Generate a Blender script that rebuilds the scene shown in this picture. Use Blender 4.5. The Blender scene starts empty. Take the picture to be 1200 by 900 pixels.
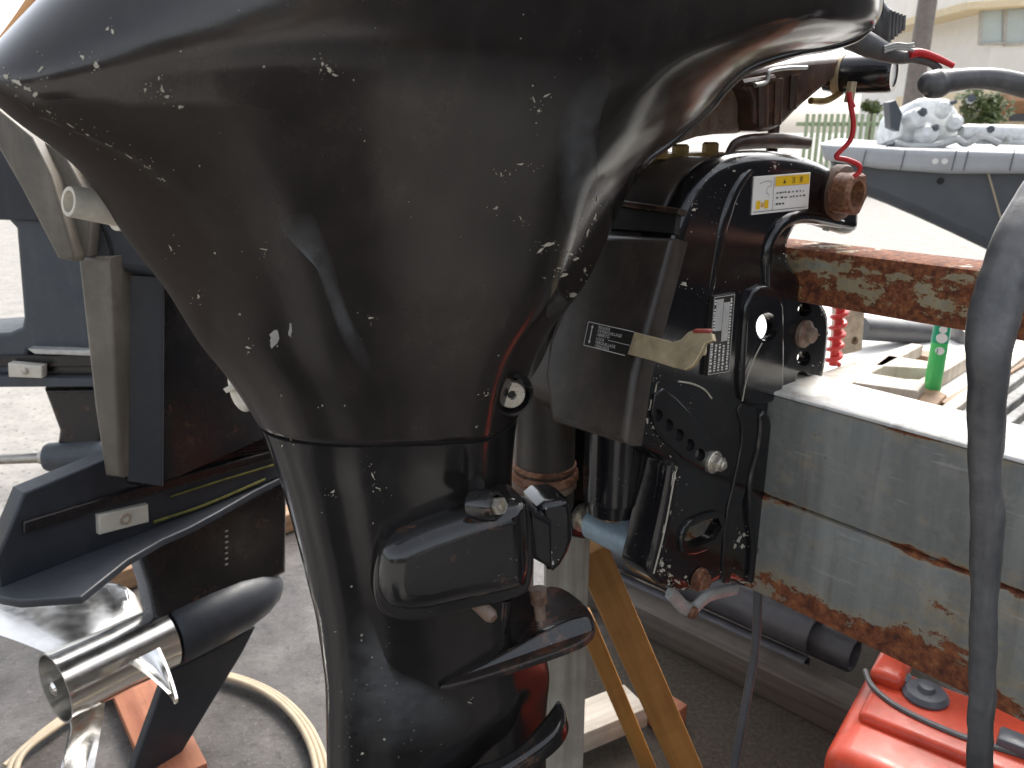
import bpy, bmesh, math, random
from mathutils import Vector, Matrix, noise
from mathutils.bvhtree import BVHTree
from mathutils.geometry import tessellate_polygon
random.seed(7)
V = Vector
sc = bpy.context.scene
COL = sc.collection

# ------------------------------------------------------------------ camera, sky, sun, exposure
PITCH = math.radians(17.7)
CAM = V((0, 0, 1.0))
FPX = 942.0
CF = V((0, math.cos(PITCH), -math.sin(PITCH)))
CU = V((0, math.sin(PITCH), math.cos(PITCH)))
cam = bpy.data.cameras.new('camera')
cam.sensor_width = 36.0
cam.lens = FPX / 1200 * 36
cam.clip_start = 0.01
cam.clip_end = 500
cam.dof.use_dof = True
cam.dof.focus_distance = 0.62
cam.dof.aperture_fstop = 17
camo = bpy.data.objects.new('camera', cam)
camo.location = CAM
camo.rotation_euler = (math.radians(90) - PITCH, 0, 0)
COL.objects.link(camo)
sc.camera = camo

SUN_EL, SUN_AZ = math.radians(48), math.radians(34)      # azimuth measured from +Y towards +X
w = bpy.data.worlds.new('World')
sc.world = w
w.use_nodes = True
nt = w.node_tree
bg = nt.nodes['Background']
sky = nt.nodes.new('ShaderNodeTexSky')
sky.sky_type = 'NISHITA'
sky.sun_disc = False
sky.sun_elevation = SUN_EL
sky.sun_rotation = SUN_AZ
sky.dust_density = 4.0
sky.air_density = 1.0
hs = nt.nodes.new('ShaderNodeHueSaturation')
hs.inputs['Saturation'].default_value = 0.35
nt.links.new(sky.outputs[0], hs.inputs['Color'])
nt.links.new(hs.outputs[0], bg.inputs[0])
bg.inputs[1].default_value = 0.15
sl = bpy.data.lights.new('sun', 'SUN')
sl.energy = 1.25
sl.angle = math.radians(20)
sl.color = (1, 0.95, 0.88)
so = bpy.data.objects.new('sun', sl)
sd = V((math.sin(SUN_AZ) * math.cos(SUN_EL), math.cos(SUN_AZ) * math.cos(SUN_EL), math.sin(SUN_EL)))
so.rotation_euler = (-sd).to_track_quat('-Z', 'Y').to_euler()
COL.objects.link(so)
sc.view_settings.view_transform = 'Standard'
sc.view_settings.look = 'None'
sc.view_settings.exposure = 1.3
sc.view_settings.gamma = 1.0

# ------------------------------------------------------------------ measuring helpers
def ray(px, py):
    return CF * FPX + V((1, 0, 0)) * (px - 600) + CU * (450 - py)
def at(px, py, Y):
    d = ray(px, py)
    return CAM + d * (Y / d.y)
def onz(px, py, z):
    d = ray(px, py)
    return CAM + d * ((z - 1.0) / d.z)
def onp(px, py, P, N):
    d = ray(px, py)
    return CAM + d * ((P - CAM).dot(N) / d.dot(N))
def proj(p):
    q = p - CAM
    k = FPX / q.dot(CF)
    return 600 + q.x * k, 450 - q.dot(CU) * k

# ------------------------------------------------------------------ objects
def thing(name, label, cat, loc, group=None, kind=None):
    o = bpy.data.objects.new(name, None)
    o.empty_display_size = 0.05
    o.location = loc
    o['label'] = label
    o['category'] = cat
    if group: o['group'] = group
    if kind: o['kind'] = kind
    COL.objects.link(o)
    return o

def wloc(o):
    return o.location if o.parent is None else V((0, 0, 0))

class MB:
    def __init__(s):
        s.v = []; s.f = []
    def add(s, vs, fs):
        n = len(s.v)
        s.v += [V(p) for p in vs]
        s.f += [[i + n for i in f] for f in fs]
        return s
    def build(s, name, mat, parent=None, angle=38, label=None, kind=None, fix=True):
        me = bpy.data.meshes.new(name)
        me.from_pydata([tuple(p) for p in s.v], [], s.f)
        me.materials.append(mat)
        if fix:
            bm = bmesh.new(); bm.from_mesh(me)
            bmesh.ops.recalc_face_normals(bm, faces=bm.faces)
            bm.to_mesh(me); bm.free()
        me.polygons.foreach_set('use_smooth', [True] * len(me.polygons))
        me.set_sharp_from_angle(angle=math.radians(angle))
        me.update()
        o = bpy.data.objects.new(name, me)
        COL.objects.link(o)
        if parent:
            o.parent = parent
            if parent.type == 'EMPTY':
                o.matrix_parent_inverse = Matrix.Translation(-parent.location)
        if label: o['label'] = label
        if kind: o['kind'] = kind
        return o
    def bvh(s):
        return BVHTree.FromPolygons(s.v, s.f)

def tag(o, label, cat, group=None, kind=None):
    o['label'] = label; o['category'] = cat
    if group: o['group'] = group
    if kind: o['kind'] = kind
    return o

def base_origin(o, p):
    """move a single-mesh thing's origin to p"""
    p = V(p)
    o.data.transform(Matrix.Translation(-p))
    o.location = p
    return o

# ------------------------------------------------------------------ shape helpers
def catmull(pts, n=6, closed=False):
    out = []
    m = len(pts)
    rng = range(m) if closed else range(m - 1)
    for i in rng:
        if closed:
            p0, p1, p2, p3 = (pts[(i + k - 1) % m] for k in range(4))
        else:
            p1, p2 = pts[i], pts[i + 1]
            p0 = pts[i - 1] if i > 0 else p1 * 2 - p2
            p3 = pts[i + 2] if i + 2 < m else p2 * 2 - p1
        for k in range(n):
            t = k / n
            out.append(0.5 * ((2 * p1) + (p2 - p0) * t + (2 * p0 - 5 * p1 + 4 * p2 - p3) * t * t + (3 * p1 - p0 - 3 * p2 + p3) * t ** 3))
    if not closed: out.append(pts[-1].copy())
    return out

def chaikin(pts, it=2):
    for _ in range(it):
        q = []
        for i in range(len(pts)):
            a, b = pts[i], pts[(i + 1) % len(pts)]
            q += [a * .75 + b * .25, a * .25 + b * .75]
        pts = q
    return pts

def tube(mb, pts, r, n=12, cap=True, flat=1.0, dens=6):
    """r: radius or list matching pts"""
    rs = r if isinstance(r, (list, tuple)) else [r] * len(pts)
    if dens > 1:
        P = catmull(pts, dens)
        R = []
        for i in range(len(rs) - 1):
            R += [rs[i] + (rs[i + 1] - rs[i]) * k / dens for k in range(dens)]
        R.append(rs[-1])
    else:
        P, R = pts, rs
    t0 = (P[1] - P[0]).normalized()
    nn = t0.orthogonal().normalized()
    vs, fs = [], []
    for i, p in enumerate(P):
        t = (P[min(i + 1, len(P) - 1)] - P[max(i - 1, 0)]).normalized()
        nn = (nn - t * nn.dot(t)).normalized()
        bb = t.cross(nn)
        for k in range(n):
            a = 2 * math.pi * k / n
            vs.append(p + nn * math.cos(a) * R[i] + bb * math.sin(a) * R[i] * flat)
    for i in range(len(P) - 1):
        for k in range(n):
            fs.append([i * n + k, i * n + (k + 1) % n, (i + 1) * n + (k + 1) % n, (i + 1) * n + k])
    if cap:
        fs.append(list(range(n))[::-1]); fs.append([(len(P) - 1) * n + k for k in range(n)])
    mb.add(vs, fs)
    return mb

def lathe(mb, o, d, prof, n=28, sides=None, twist=0.0):
    """prof: (distance along d, radius); sides: polygonal section"""
    n = sides or n
    d = d.normalized()
    a1 = d.orthogonal().normalized(); a2 = d.cross(a1)
    vs, fs = [], []
    for (t, r) in prof:
        for k in range(n):
            a = 2 * math.pi * k / n + twist
            vs.append(o + d * t + (a1 * math.cos(a) + a2 * math.sin(a)) * max(r, 1e-5))
    for i in range(len(prof) - 1):
        for k in range(n):
            fs.append([i * n + k, i * n + (k + 1) % n, (i + 1) * n + (k + 1) % n, (i + 1) * n + k])
    fs.append(list(range(n))[::-1]); fs.append([(len(prof) - 1) * n + k for k in range(n)])
    mb.add(vs, fs)
    return mb

def bolt(name, mat, p, d, r, h, parent, washer=None, hexhead=True, label=None):
    """washer + hex head + rounded stud end, pointing along d"""
    mb = MB()
    if washer: lathe(mb, p, d, [(-.002, washer), (h * .22, washer), (h * .28, washer * .93)], 24)
    lathe(mb, p + d * h * .25, d, [(0, r), (h * .5, r), (h * .62, r * .86)], sides=6 if hexhead else 20)
    lathe(mb, p + d * h * .7, d, [(0, r * .62), (h * .35, r * .6), (h * .45, r * .4)], 16)
    return mb.build(name, mat, parent, label=label)

def box(mb, c, ax, size, bev=0.0, seg=2):
    bm = bmesh.new()
    bmesh.ops.create_cube(bm, size=1)
    M = Matrix((ax[0], ax[1], ax[2])).transposed()
    for v in bm.verts:
        v.co = V((v.co.x * size[0], v.co.y * size[1], v.co.z * size[2]))
    if bev:
        bmesh.ops.bevel(bm, geom=bm.edges[:], offset=bev, segments=seg, affect='EDGES', profile=.5)
    vs = [c + M @ v.co for v in bm.verts]
    fs = [[v.index for v in f.verts] for f in bm.faces]
    bm.free()
    mb.add(vs, fs)
    return mb

def beam(mb, p0, p1, w_, t_, up=V((0, 0, 1)), bev=.002):
    d = (p1 - p0); L = d.length; d = d / L
    s = d.cross(up).normalized(); u = s.cross(d)
    return box(mb, (p0 + p1) / 2, (d, s, u), (L, w_, t_), bev)

def plate(mb, pts, N, T, r=.004, holes=(), steps=4, cr=None, blind=None):
    """pts: closed outline on a plane with outward normal N; body goes T behind. holes: outlines cut (through, or blind depth)"""
    N = N.normalized()
    O = pts[0]
    U = N.orthogonal().normalized()
    if abs(N.z) < .9: U = V((0, 0, 1)).cross(N).normalized()
    W = N.cross(U)
    q = [V(((p - O).dot(U), (p - O).dot(W))) for p in pts]
    ar = sum(q[i].x * q[(i + 1) % len(q)].y - q[(i + 1) % len(q)].x * q[i].y for i in range(len(q)))
    if ar < 0: q = q[::-1]
    n = len(q)
    nor = []
    for i in range(n):
        e1 = (q[i] - q[i - 1]).normalized(); e2 = (q[(i + 1) % n] - q[i]).normalized()
        n1 = V((e1.y, -e1.x)); n2 = V((e2.y, -e2.x))
        m = n1 + n2
        m = m / max(m.length_squared / 2, .5) if m.length > 1e-6 else n1
        nor.append(m)
    def P(c, dep): return O + U * c.x + W * c.y + N * dep
    rings = [(0, -T), (0, -r)]
    for k in range(1, steps + 1):
        a = k / steps * math.pi / 2
        rings.append((r * (1 - math.cos(a)), -r + r * math.sin(a)))
    vs, fs = [], []
    for (off, dep) in rings:
        vs += [P(q[i] - nor[i] * off, dep) for i in range(n)]
    for j in range(len(rings) - 1):
        for i in range(n):
            fs.append([j * n + i, j * n + (i + 1) % n, (j + 1) * n + (i + 1) % n, (j + 1) * n + i])
    front = [q[i] - nor[i] * r for i in range(n)]
    hl = []
    for h in holes:
        hq = [V(((p - O).dot(U), (p - O).dot(W))) for p in h]
        hl.append(hq)
    for (outer, dep, st) in ((front, 0.0, (len(rings) - 1) * n), (q, -T, 0)):
        use = hl if (dep == 0.0 or blind is None) else []
        loops = [[c.to_3d() for c in outer]] + [[c.to_3d() for c in h] for h in use]
        if dep == 0.0:
            b1 = len(vs); vs += [P(c, 0) for c in front]; idx = [b1 + i for i in range(n)]
        else:
            idx = [st + i for i in range(n)]
        for h in use:
            b0 = len(vs)
            vs += [P(c, dep) for c in h]
            idx += [b0 + i for i in range(len(h))]
        for t in tessellate_polygon(loops):
            fs.append([idx[t[0]], idx[t[1]], idx[t[2]]])
    for h in hl:
        b0 = len(vs); m = len(h)
        dd = T if blind is None else blind
        vs += [P(c, 0) for c in h] + [P(c, -dd) for c in h]
        for i in range(m):
            fs.append([b0 + i, b0 + (i + 1) % m, b0 + m + (i + 1) % m, b0 + m + i])
        if blind is not None: fs.append([b0 + m + i for i in range(m)])
    mb.add(vs, fs)
    return mb

def pts_on(pl, P, N):
    return [onp(x, y, P, N) for x, y in pl]
def slab(mb, pl, z, t, r=.003):
    return plate(mb, [onz(x, y, z) for x, y in pl], V((0, 0, 1)), t, r)
def circ(px, py, rx, ry, n=20):
    return [(px + rx * math.cos(2 * math.pi * k / n), py + ry * math.sin(2 * math.pi * k / n)) for k in range(n)]

# ------------------------------------------------------------------ materials
def mat_new(name):
    m = bpy.data.materials.new(name); m.use_nodes = True
    n = m.node_tree
    return m, n, n.nodes['Principled BSDF']
def nd(n, t, **kw):
    x = n.nodes.new(t)
    for k, v in kw.items():
        if k in x.inputs: x.inputs[k].default_value = v
        else: setattr(x, k, v)
    return x
def coords(n, scale=(1, 1, 1), rot=(0, 0, 0)):
    tc = nd(n, 'ShaderNodeTexCoord'); mp = nd(n, 'ShaderNodeMapping')
    mp.inputs['Scale'].default_value = scale; mp.inputs['Rotation'].default_value = rot
    n.links.new(tc.outputs['Object'], mp.inputs['Vector'])
    return mp.outputs[0]
def noi(n, vec, scale, detail=4, rough=.6):
    x = nd(n, 'ShaderNodeTexNoise'); x.inputs['Scale'].default_value = scale
    x.inputs['Detail'].default_value = detail; x.inputs['Roughness'].default_value = rough
    n.links.new(vec, x.inputs['Vector'])
    return x.outputs['Fac']
def ramp(n, fac, stops, interp='LINEAR'):
    x = nd(n, 'ShaderNodeValToRGB'); cr = x.color_ramp; cr.interpolation = interp
    while len(cr.elements) < len(stops): cr.elements.new(.5)
    for e, (p, c) in zip(cr.elements, stops):
        e.position = p; e.color = c if len(c) == 4 else (*c, 1)
    n.links.new(fac, x.inputs['Fac'])
    return x.outputs['Color']
def gray(v): return (v, v, v, 1)
def mixc(n, fac, a, b):
    x = nd(n, 'ShaderNodeMix', data_type='RGBA')
    for s, val in ((0, fac), (6, a), (7, b)):
        if isinstance(val, (int, float)): x.inputs[s].default_value = val
        elif isinstance(val, tuple): x.inputs[s].default_value = val if len(val) == 4 else (*val, 1)
        else: n.links.new(val, x.inputs[s])
    return x.outputs[2]
def mathn(n, op, a, b=None, clamp=False):
    x = nd(n, 'ShaderNodeMath', operation=op); x.use_clamp = clamp
    for s, val in ((0, a), (1, b)):
        if val is None: continue
        if isinstance(val, (int, float)): x.inputs[s].default_value = val
        else: n.links.new(val, x.inputs[s])
    return x.outputs[0]
def bump(n, b, h, st=.2, dist=.002, prev=None):
    x = nd(n, 'ShaderNodeBump'); x.inputs['Strength'].default_value = st; x.inputs['Distance'].default_value = dist
    n.links.new(h, x.inputs['Height'])
    if prev is not None: n.links.new(prev, x.inputs['Normal'])
    n.links.new(x.outputs[0], b.inputs['Normal'])
    return x.outputs[0]

def m_black(name, base=(.012, .012, .013), dust=(.09, .08, .07), amount=.5, rough=(.22, .5), specks=.5, rust=0.0, bumpst=.12, scale=1.0, coat=0.0, worn=False):
    """old glossy black paint: dust film, worn gloss, tiny chips, fine scratches"""
    m, n, b = mat_new(name)
    c = coords(n, (scale,) * 3)
    big = noi(n, c, 9, 5, .65)
    fine = noi(n, c, 60, 6, .7)
    f = mathn(n, 'MULTIPLY', ramp(n, big, [(.38, gray(0)), (.75, gray(1))]), ramp(n, fine, [(.3, gray(.25)), (.75, gray(1))]))
    f = mathn(n, 'MULTIPLY', f, amount)
    ge = nd(n, 'ShaderNodeNewGeometry'); sz = nd(n, 'ShaderNodeSeparateXYZ'); n.links.new(ge.outputs['Normal'], sz.inputs[0])
    sky_lift = mathn(n, 'MULTIPLY', ramp(n, sz.outputs['Z'], [(.25, gray(0)), (.9, gray(.7))]), ramp(n, fine, [(.25, gray(.45)), (.7, gray(1))]))  # upward faces made paler: sky light put into the colour
    f = mathn(n, 'MAXIMUM', f, mathn(n, 'MULTIPLY', sky_lift, min(1, amount * 1.6)))
    colr = mixc(n, f, base, dust)
    # runs of grime, drawn out downwards
    cs = coords(n, (scale * 60, scale * 60, scale * 5))
    run = noi(n, cs, 1.0, 4, .6)
    colr = mixc(n, mathn(n, 'MULTIPLY', ramp(n, run, [(.52, gray(0)), (.75, gray(1))]), .35 * amount), colr, dust)
    # tiny chips
    vo = nd(n, 'ShaderNodeTexVoronoi'); vo.inputs['Scale'].default_value = 240 * scale
    n.links.new(c, vo.inputs['Vector'])
    sp = ramp(n, vo.outputs['Distance'], [(.06, gray(1)), (.13, gray(0))])
    pick = ramp(n, noi(n, c, 31, 4, .6), [(.55, gray(0)), (.62, gray(1))])
    spk = mathn(n, 'MULTIPLY', mathn(n, 'MULTIPLY', sp, pick), specks)
    colr = mixc(n, spk, colr, (.45, .43, .38))
    if rust:
        rm = ramp(n, noi(n, c, 26, 8, .72), [(.60 - .12 * rust, gray(0)), (.66 - .1 * rust, gray(1))])
        colr = mixc(n, mathn(n, 'MULTIPLY', rm, min(1, .4 + .6 * rust)), colr, ramp(n, fine, [(.3, (.05, .018, .01)), (.7, (.2, .09, .05))]))
    n.links.new(colr, b.inputs['Base Color'])
    rr = ramp(n, noi(n, c, 17, 6, .7), [(.3, gray(rough[0])), (.72, gray(rough[1]))])
    n.links.new(rr, b.inputs['Roughness'])
    b.inputs['Coat Weight'].default_value = coat
    b.inputs['Coat Roughness'].default_value = .12
    if worn:      # never-polished, dusty casting where the mesh carries the attribute 'worn'
        wa = nd(n, 'ShaderNodeAttribute', attribute_name='worn').outputs['Fac']
        n.links.new(mixc(n, wa, rr, gray(.85)), b.inputs['Roughness'])
        n.links.new(mathn(n, 'MULTIPLY', mathn(n, 'SUBTRACT', 1.0, wa), coat), b.inputs['Coat Weight'])
        n.links.new(mathn(n, 'SUBTRACT', .5, mathn(n, 'MULTIPLY', wa, .38)), b.inputs['Specular IOR Level'])
        n.links.new(mixc(n, mathn(n, 'MULTIPLY', wa, .45), colr, dust), b.inputs['Base Color'])
    p = bump(n, b, noi(n, c, 320, 4, .6), bumpst, .0006)
    bump(n, b, noi(n, c, 14, 3, .5), .12, .006, p)
    return m

def m_simple(name, col, rough=.5, metal=0.0, var=.15, scale=20, bumpst=.1, bs=120, coat=0.0, dist=.001):
    m, n, b = mat_new(name)
    c = coords(n)
    f = noi(n, c, scale, 6, .65)
    lo = tuple(x * (1 - var) for x in col); hi = tuple(min(1, x * (1 + var)) for x in col)
    n.links.new(ramp(n, f, [(.3, lo), (.7, hi)]), b.inputs['Base Color'])
    n.links.new(ramp(n, noi(n, c, scale * 2.3, 4), [(.3, gray(max(.03, rough * .75))), (.7, gray(min(1, rough * 1.25)))]), b.inputs['Roughness'])
    b.inputs['Metallic'].default_value = metal
    b.inputs['Coat Weight'].default_value = coat
    bump(n, b, noi(n, c, bs, 5, .6), bumpst, dist)
    return m

def m_rust(name, paint, rust_amt=.5, z_lines=(), scale=1.0, halo_amt=.75):
    """grey-green paint flaking to rust; z_lines: (height, reach) of joints where rust runs"""
    m, n, b = mat_new(name)
    c = coords(n, (scale,) * 3)
    c2 = coords(n, (scale * .55, scale * .55, scale * 1.3))
    n1 = noi(n, c2, 11, 9, .68)
    t = .70 - .30 * rust_amt
    fac = mathn(n, 'ADD', n1, mathn(n, 'MULTIPLY', mathn(n, 'SUBTRACT', noi(n, coords(n, (scale * .8, scale * .8, scale * 1.1)), 48, 8, .7), .5), .45))
    if z_lines:
        tc = nd(n, 'ShaderNodeTexCoord'); sx = nd(n, 'ShaderNodeSeparateXYZ')
        n.links.new(tc.outputs['Object'], sx.inputs[0])
        for (z, reach, k) in z_lines:
            d = mathn(n, 'ABSOLUTE', mathn(n, 'SUBTRACT', sx.outputs['Z'], z))
            g = mathn(n, 'SUBTRACT', 1.0, mathn(n, 'DIVIDE', d, reach), True)
            fac = mathn(n, 'ADD', fac, mathn(n, 'MULTIPLY', g, k))
    mask = ramp(n, fac, [(t, gray(0)), (t + .025, gray(1))])
    halo = ramp(n, fac, [(t - .12, gray(0)), (t + .02, gray(1))])
    fine = noi(n, c, 70, 7, .7)
    rustc = ramp(n, fine, [(.30, (.035, .011, .007)), (.47, (.15, .044, .017)), (.60, (.26, .09, .033)), (.74, (.46, .23, .09))])
    # paint, streaked downwards and chalky in patches
    cs = coords(n, (scale * 14, scale * 14, scale * 1.5))
    st = noi(n, cs, 1.0, 5, .6)
    pc = ramp(n, st, [(.33, tuple(x * .6 for x in paint)), (.5, paint), (.66, tuple(min(.75, x * 1.45) for x in paint))])
    pc = mixc(n, ramp(n, noi(n, c, 34, 6, .7), [(.50, gray(0)), (.68, gray(.4))]), pc, (.32, .31, .26))
    pc = mixc(n, ramp(n, noi(n, c, 7, 5, .65), [(.48, gray(0)), (.62, gray(.18))]), pc, (.28, .27, .23))
    pc = mixc(n, ramp(n, noi(n, c, 90, 5, .7), [(.60, gray(0)), (.70, gray(.5))]), pc, (.10, .09, .08))
    stain = ramp(n, noi(n, coords(n, (scale * 34, scale * 34, scale * 2.2)), 1.0, 5, .65), [(.55, gray(0)), (.70, gray(.6))])
    pc = mixc(n, stain, pc, (.115, .09, .062))
    pc = mixc(n, mathn(n, 'MULTIPLY', halo, halo_amt), pc, (.40, .28, .12))
    vo = nd(n, 'ShaderNodeTexNoise'); vo.inputs['Scale'].default_value = 1.0; vo.inputs['Detail'].default_value = 6
    cx = coords(n, (scale * 18, scale * 18, scale * 220), (.15, .35, .2)); n.links.new(cx, vo.inputs['Vector'])
    pc = mixc(n, ramp(n, vo.outputs['Fac'], [(.66, gray(0)), (.70, gray(.22))]), pc, (.5, .49, .45))
    col = mixc(n, mask, pc, rustc)
    n.links.new(col, b.inputs['Base Color'])
    n.links.new(mixc(n, mask, gray(.42), gray(.85)), b.inputs['Roughness'])
    h = mathn(n, 'ADD', mathn(n, 'MULTIPLY', mask, -1.0), mathn(n, 'MULTIPLY', fine, .8))
    bump(n, b, h, .55, .0012)
    return m

def m_wood(name, lo, hi, axis='Z', rough=.65, scale=1.0):
    m, n, b = mat_new(name)
    s = [scale * 55] * 3
    s['XYZ'.index(axis)] = scale * 3.0
    c = coords(n, tuple(s))
    g = noi(n, c, 1.0, 6, .6)
    f2 = noi(n, coords(n), 14, 5, .6)
    col = ramp(n, g, [(.3, lo), (.62, hi)])
    col = mixc(n, ramp(n, f2, [(.45, gray(0)), (.7, gray(.45))]), col, tuple(x * .6 for x in lo))
    n.links.new(col, b.inputs['Base Color'])
    b.inputs['Roughness'].default_value = rough
    bump(n, b, g, .35, .002)
    return m

def m_ground(name):
    m, n, b = mat_new(name)
    c = coords(n)
    big = noi(n, c, 1.3, 6, .6); mid = noi(n, c, 9, 8, .7); fine = noi(n, c, 130, 6, .75)
    tc = nd(n, 'ShaderNodeTexCoord'); ln = nd(n, 'ShaderNodeVectorMath', operation='DISTANCE')
    ln.inputs[1].default_value = (0.05, 1.3, 0)
    n.links.new(tc.outputs['Object'], ln.inputs[0])
    # the concrete is still wet round the stand
    wet = mathn(n, 'ADD', ln.outputs['Value'], mathn(n, 'MULTIPLY', mathn(n, 'SUBTRACT', big, .5), 2.2))
    wetm = ramp(n, mathn(n, 'DIVIDE', wet, 4.0), [(.30, gray(1)), (.46, gray(0))])
    dry = ramp(n, mid, [(.3, (.25, .24, .22)), (.7, (.38, .36, .33))])
    wc = ramp(n, mid, [(.30, (.052, .046, .042)), (.5, (.095, .086, .080)), (.7, (.16, .147, .138))])
    col = mixc(n, wetm, dry, wc)
    col = mixc(n, ramp(n, fine, [(.57, gray(0)), (.70, gray(.65))]), col, (.30, .28, .25))
    col = mixc(n, ramp(n, noi(n, c, 48, 5, .7), [(.30, gray(.75)), (.46, gray(0))]), col, (.025, .022, .018))
    # shade under the frame, painted into the concrete as a dark brown patch
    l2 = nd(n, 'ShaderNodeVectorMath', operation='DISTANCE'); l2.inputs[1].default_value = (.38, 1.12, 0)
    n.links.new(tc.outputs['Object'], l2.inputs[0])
    shade_d = mathn(n, 'ADD', l2.outputs['Value'], mathn(n, 'MULTIPLY', mathn(n, 'SUBTRACT', noi(n, c, 4, 6, .65), .5), .7))
    col = mixc(n, ramp(n, shade_d, [(.40, gray(.85)), (.56, gray(0))]), col, ramp(n, fine, [(.35, (.022, .016, .009)), (.68, (.075, .058, .035))]))
    n.links.new(col, b.inputs['Base Color'])
    pud = ramp(n, noi(n, c, 3.2, 5, .6), [(.42, gray(.16)), (.58, gray(.5))])
    shade_mask = ramp(n, shade_d, [(.40, gray(.85)), (.56, gray(0))])
    n.links.new(mixc(n, shade_mask, mixc(n, wetm, gray(.8), pud), gray(.85)), b.inputs['Roughness'])
    b.inputs['Specular IOR Level'].default_value = .35
    bump(n, b, mathn(n, 'ADD', fine, mathn(n, 'MULTIPLY', mid, .8)), .35, .004)
    return m

M = {}
M['casing'] = m_black('black_casing_paint', (.014, .0115, .0105), (.062, .050, .043), .70, (.10, .28), .10, bumpst=.06, coat=.5, worn=True)
M['leg'] = m_black('black_leg_paint', (.010, .009, .009), (.055, .05, .047), .42, (.09, .26), .15, bumpst=.06, coat=.45)
M['gloss'] = m_black('glossy_black_paint', (.008, .008, .009), (.05, .045, .04), .35, (.08, .24), .8, rust=.25, coat=.4)
M['bracket'] = m_black('black_bracket_paint', (.006, .006, .008), (.04, .036, .032), .28, (.09, .25), .5, coat=.35)
M['swivel'] = m_black('brown_black_paint', (.028, .023, .020), (.13, .105, .085), .75, (.28, .45), .2)
M['swivel_top'] = m_black('rust_tinted_paint', (.018, .012, .009), (.10, .06, .04), .6, (.2, .45), .2, rust=.2)
M['rusty_black'] = m_black('black_paint_over_rust', (.010, .009, .009), (.08, .055, .045), .3, (.2, .5), .6, rust=.62)
M['blue_black'] = m_black('blue_black_paint', (.020, .024, .032), (.075, .08, .09), .45, (.30, .5), .25)
M['dark_black'] = m_black('dark_motor_paint', (.010, .010, .012), (.055, .04, .036), .4, (.14, .34), .25, rust=.12)
M['slate'] = m_black('slate_motor_paint', (.045, .055, .068), (.12, .125, .13), .5, (.35, .55), .1)
M['tan_edge'] = m_black('lit_tan_paint', (.10, .088, .07), (.27, .235, .19), .8, (.35, .55), .1)  # light on the aft spine and strakes put into a tan paint
M['rubber'] = m_black('dusty_black_rubber', (.055, .056, .059), (.26, .255, .25), .85, (.26, .48), .3, bumpst=.3)
M['dark'] = m_simple('dark_recess', (.008, .008, .008), .6)
M['chip'] = m_simple('bare_primer', (.44, .41, .33), .6, 0, .25, 200)
M['chip_metal'] = m_simple('bared_aluminium', (.55, .54, .52), .4, .3, .3, 150)
M['steel'] = m_simple('worn_steel', (.46, .43, .38), .36, .75, .25, 60, .2, 180)
M['bright_steel'] = m_simple('zinc_plated_steel', (.62, .58, .50), .3, .8, .2, 80, .15, 200)
M['stainless'] = m_simple('polished_stainless', (.82, .80, .76), .20, 1.0, .06, 25, .012, 60, dist=.001)
M['alu'] = m_simple('dull_aluminium', (.50, .50, .48), .45, .5, .2, 50, .25, 120)
M['anode'] = m_simple('white_anode', (.62, .59, .51), .5, .2, .12, 40)
def m_oxide(name, lo, mid, hi):
    m, n, b = mat_new(name)
    c = coords(n)
    f = mathn(n, 'ADD', mathn(n, 'MULTIPLY', noi(n, c, 55, 8, .7), .6), mathn(n, 'MULTIPLY', noi(n, c, 260, 5, .7), .4))
    n.links.new(ramp(n, f, [(.36, lo), (.5, mid), (.64, hi)]), b.inputs['Base Color'])
    n.links.new(ramp(n, noi(n, c, 40, 4), [(.35, gray(.45)), (.65, gray(.9))]), b.inputs['Roughness'])
    bump(n, b, f, .8, .0015)
    return m
M['rust'] = m_oxide('brown_rust', (.045, .016, .010), (.17, .070, .036), (.40, .21, .12))
M['rust_dark'] = m_black('dark_brown_casting', (.035, .020, .014), (.15, .08, .05), 1.0, (.2, .5), .2, rust=.6, scale=1.6)
M['rust_tan'] = m_black('dusty_brown_casting', (.16, .10, .07), (.30, .24, .19), 1.0, (.5, .8), .3, rust=.5, scale=1.6, bumpst=.5)
M['brass'] = m_simple('old_brass', (.30, .20, .07), .45, .6, .35, 60)
M['cream'] = m_simple('yellowed_steel_lever', (.50, .41, .26), .38, .35, .35, 40, .15, 160)
M['nozzle'] = m_simple('chalky_plastic', (.62, .58, .49), .55, 0, .18, 60)
M['red_paint'] = m_simple('dull_red_paint', (.28, .05, .035), .5, 0, .3, 60)
M['red_wire'] = m_simple('red_wire_sheath', (.55, .02, .025), .4, 0, .15, 30)
M['blue_rod'] = m_simple('grey_blue_sleeve', (.30, .40, .48), .38, .15, .3, 30, .2, 150)
M['tube'] = m_black('grimy_swivel_tube', (.035, .030, .026), (.13, .11, .09), .8, (.35, .55), .2, rust=.1)
M['white_print'] = m_simple('white_print', (.72, .70, .66), .5, 0, .1, 90)
M['sticker_white'] = m_simple('white_sticker', (.78, .76, .72), .4, 0, .04, 30)
M['sticker_yellow'] = m_simple('yellow_sticker', (.80, .50, .015), .4, 0, .05, 30)
M['sticker_orange'] = m_simple('orange_print', (.7, .32, .05), .4, 0, .05, 30)
M['black_print'] = m_simple('black_print', (.03, .03, .035), .5)
M['label_black'] = m_simple('black_label_film', (.022, .020, .018), .35)
M['label_silver'] = m_simple('silver_label', (.50, .49, .47), .4, .3, .15, 60)
M['blue_chip'] = m_simple('pale_blue_old_paint', (.22, .52, .60), .5, 0, .3, 120)
M['rubber_red'] = m_simple('red_spring_paint', (.60, .04, .035), .35, 0, .15, 30)
M['can_red'] = m_simple('red_tank_plastic', (.60, .070, .032), .34, 0, .28, 14, .15, 90)
M['cap_grey'] = m_simple('grey_cap_plastic', (.085, .095, .11), .35, 0, .2, 40)
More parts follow.
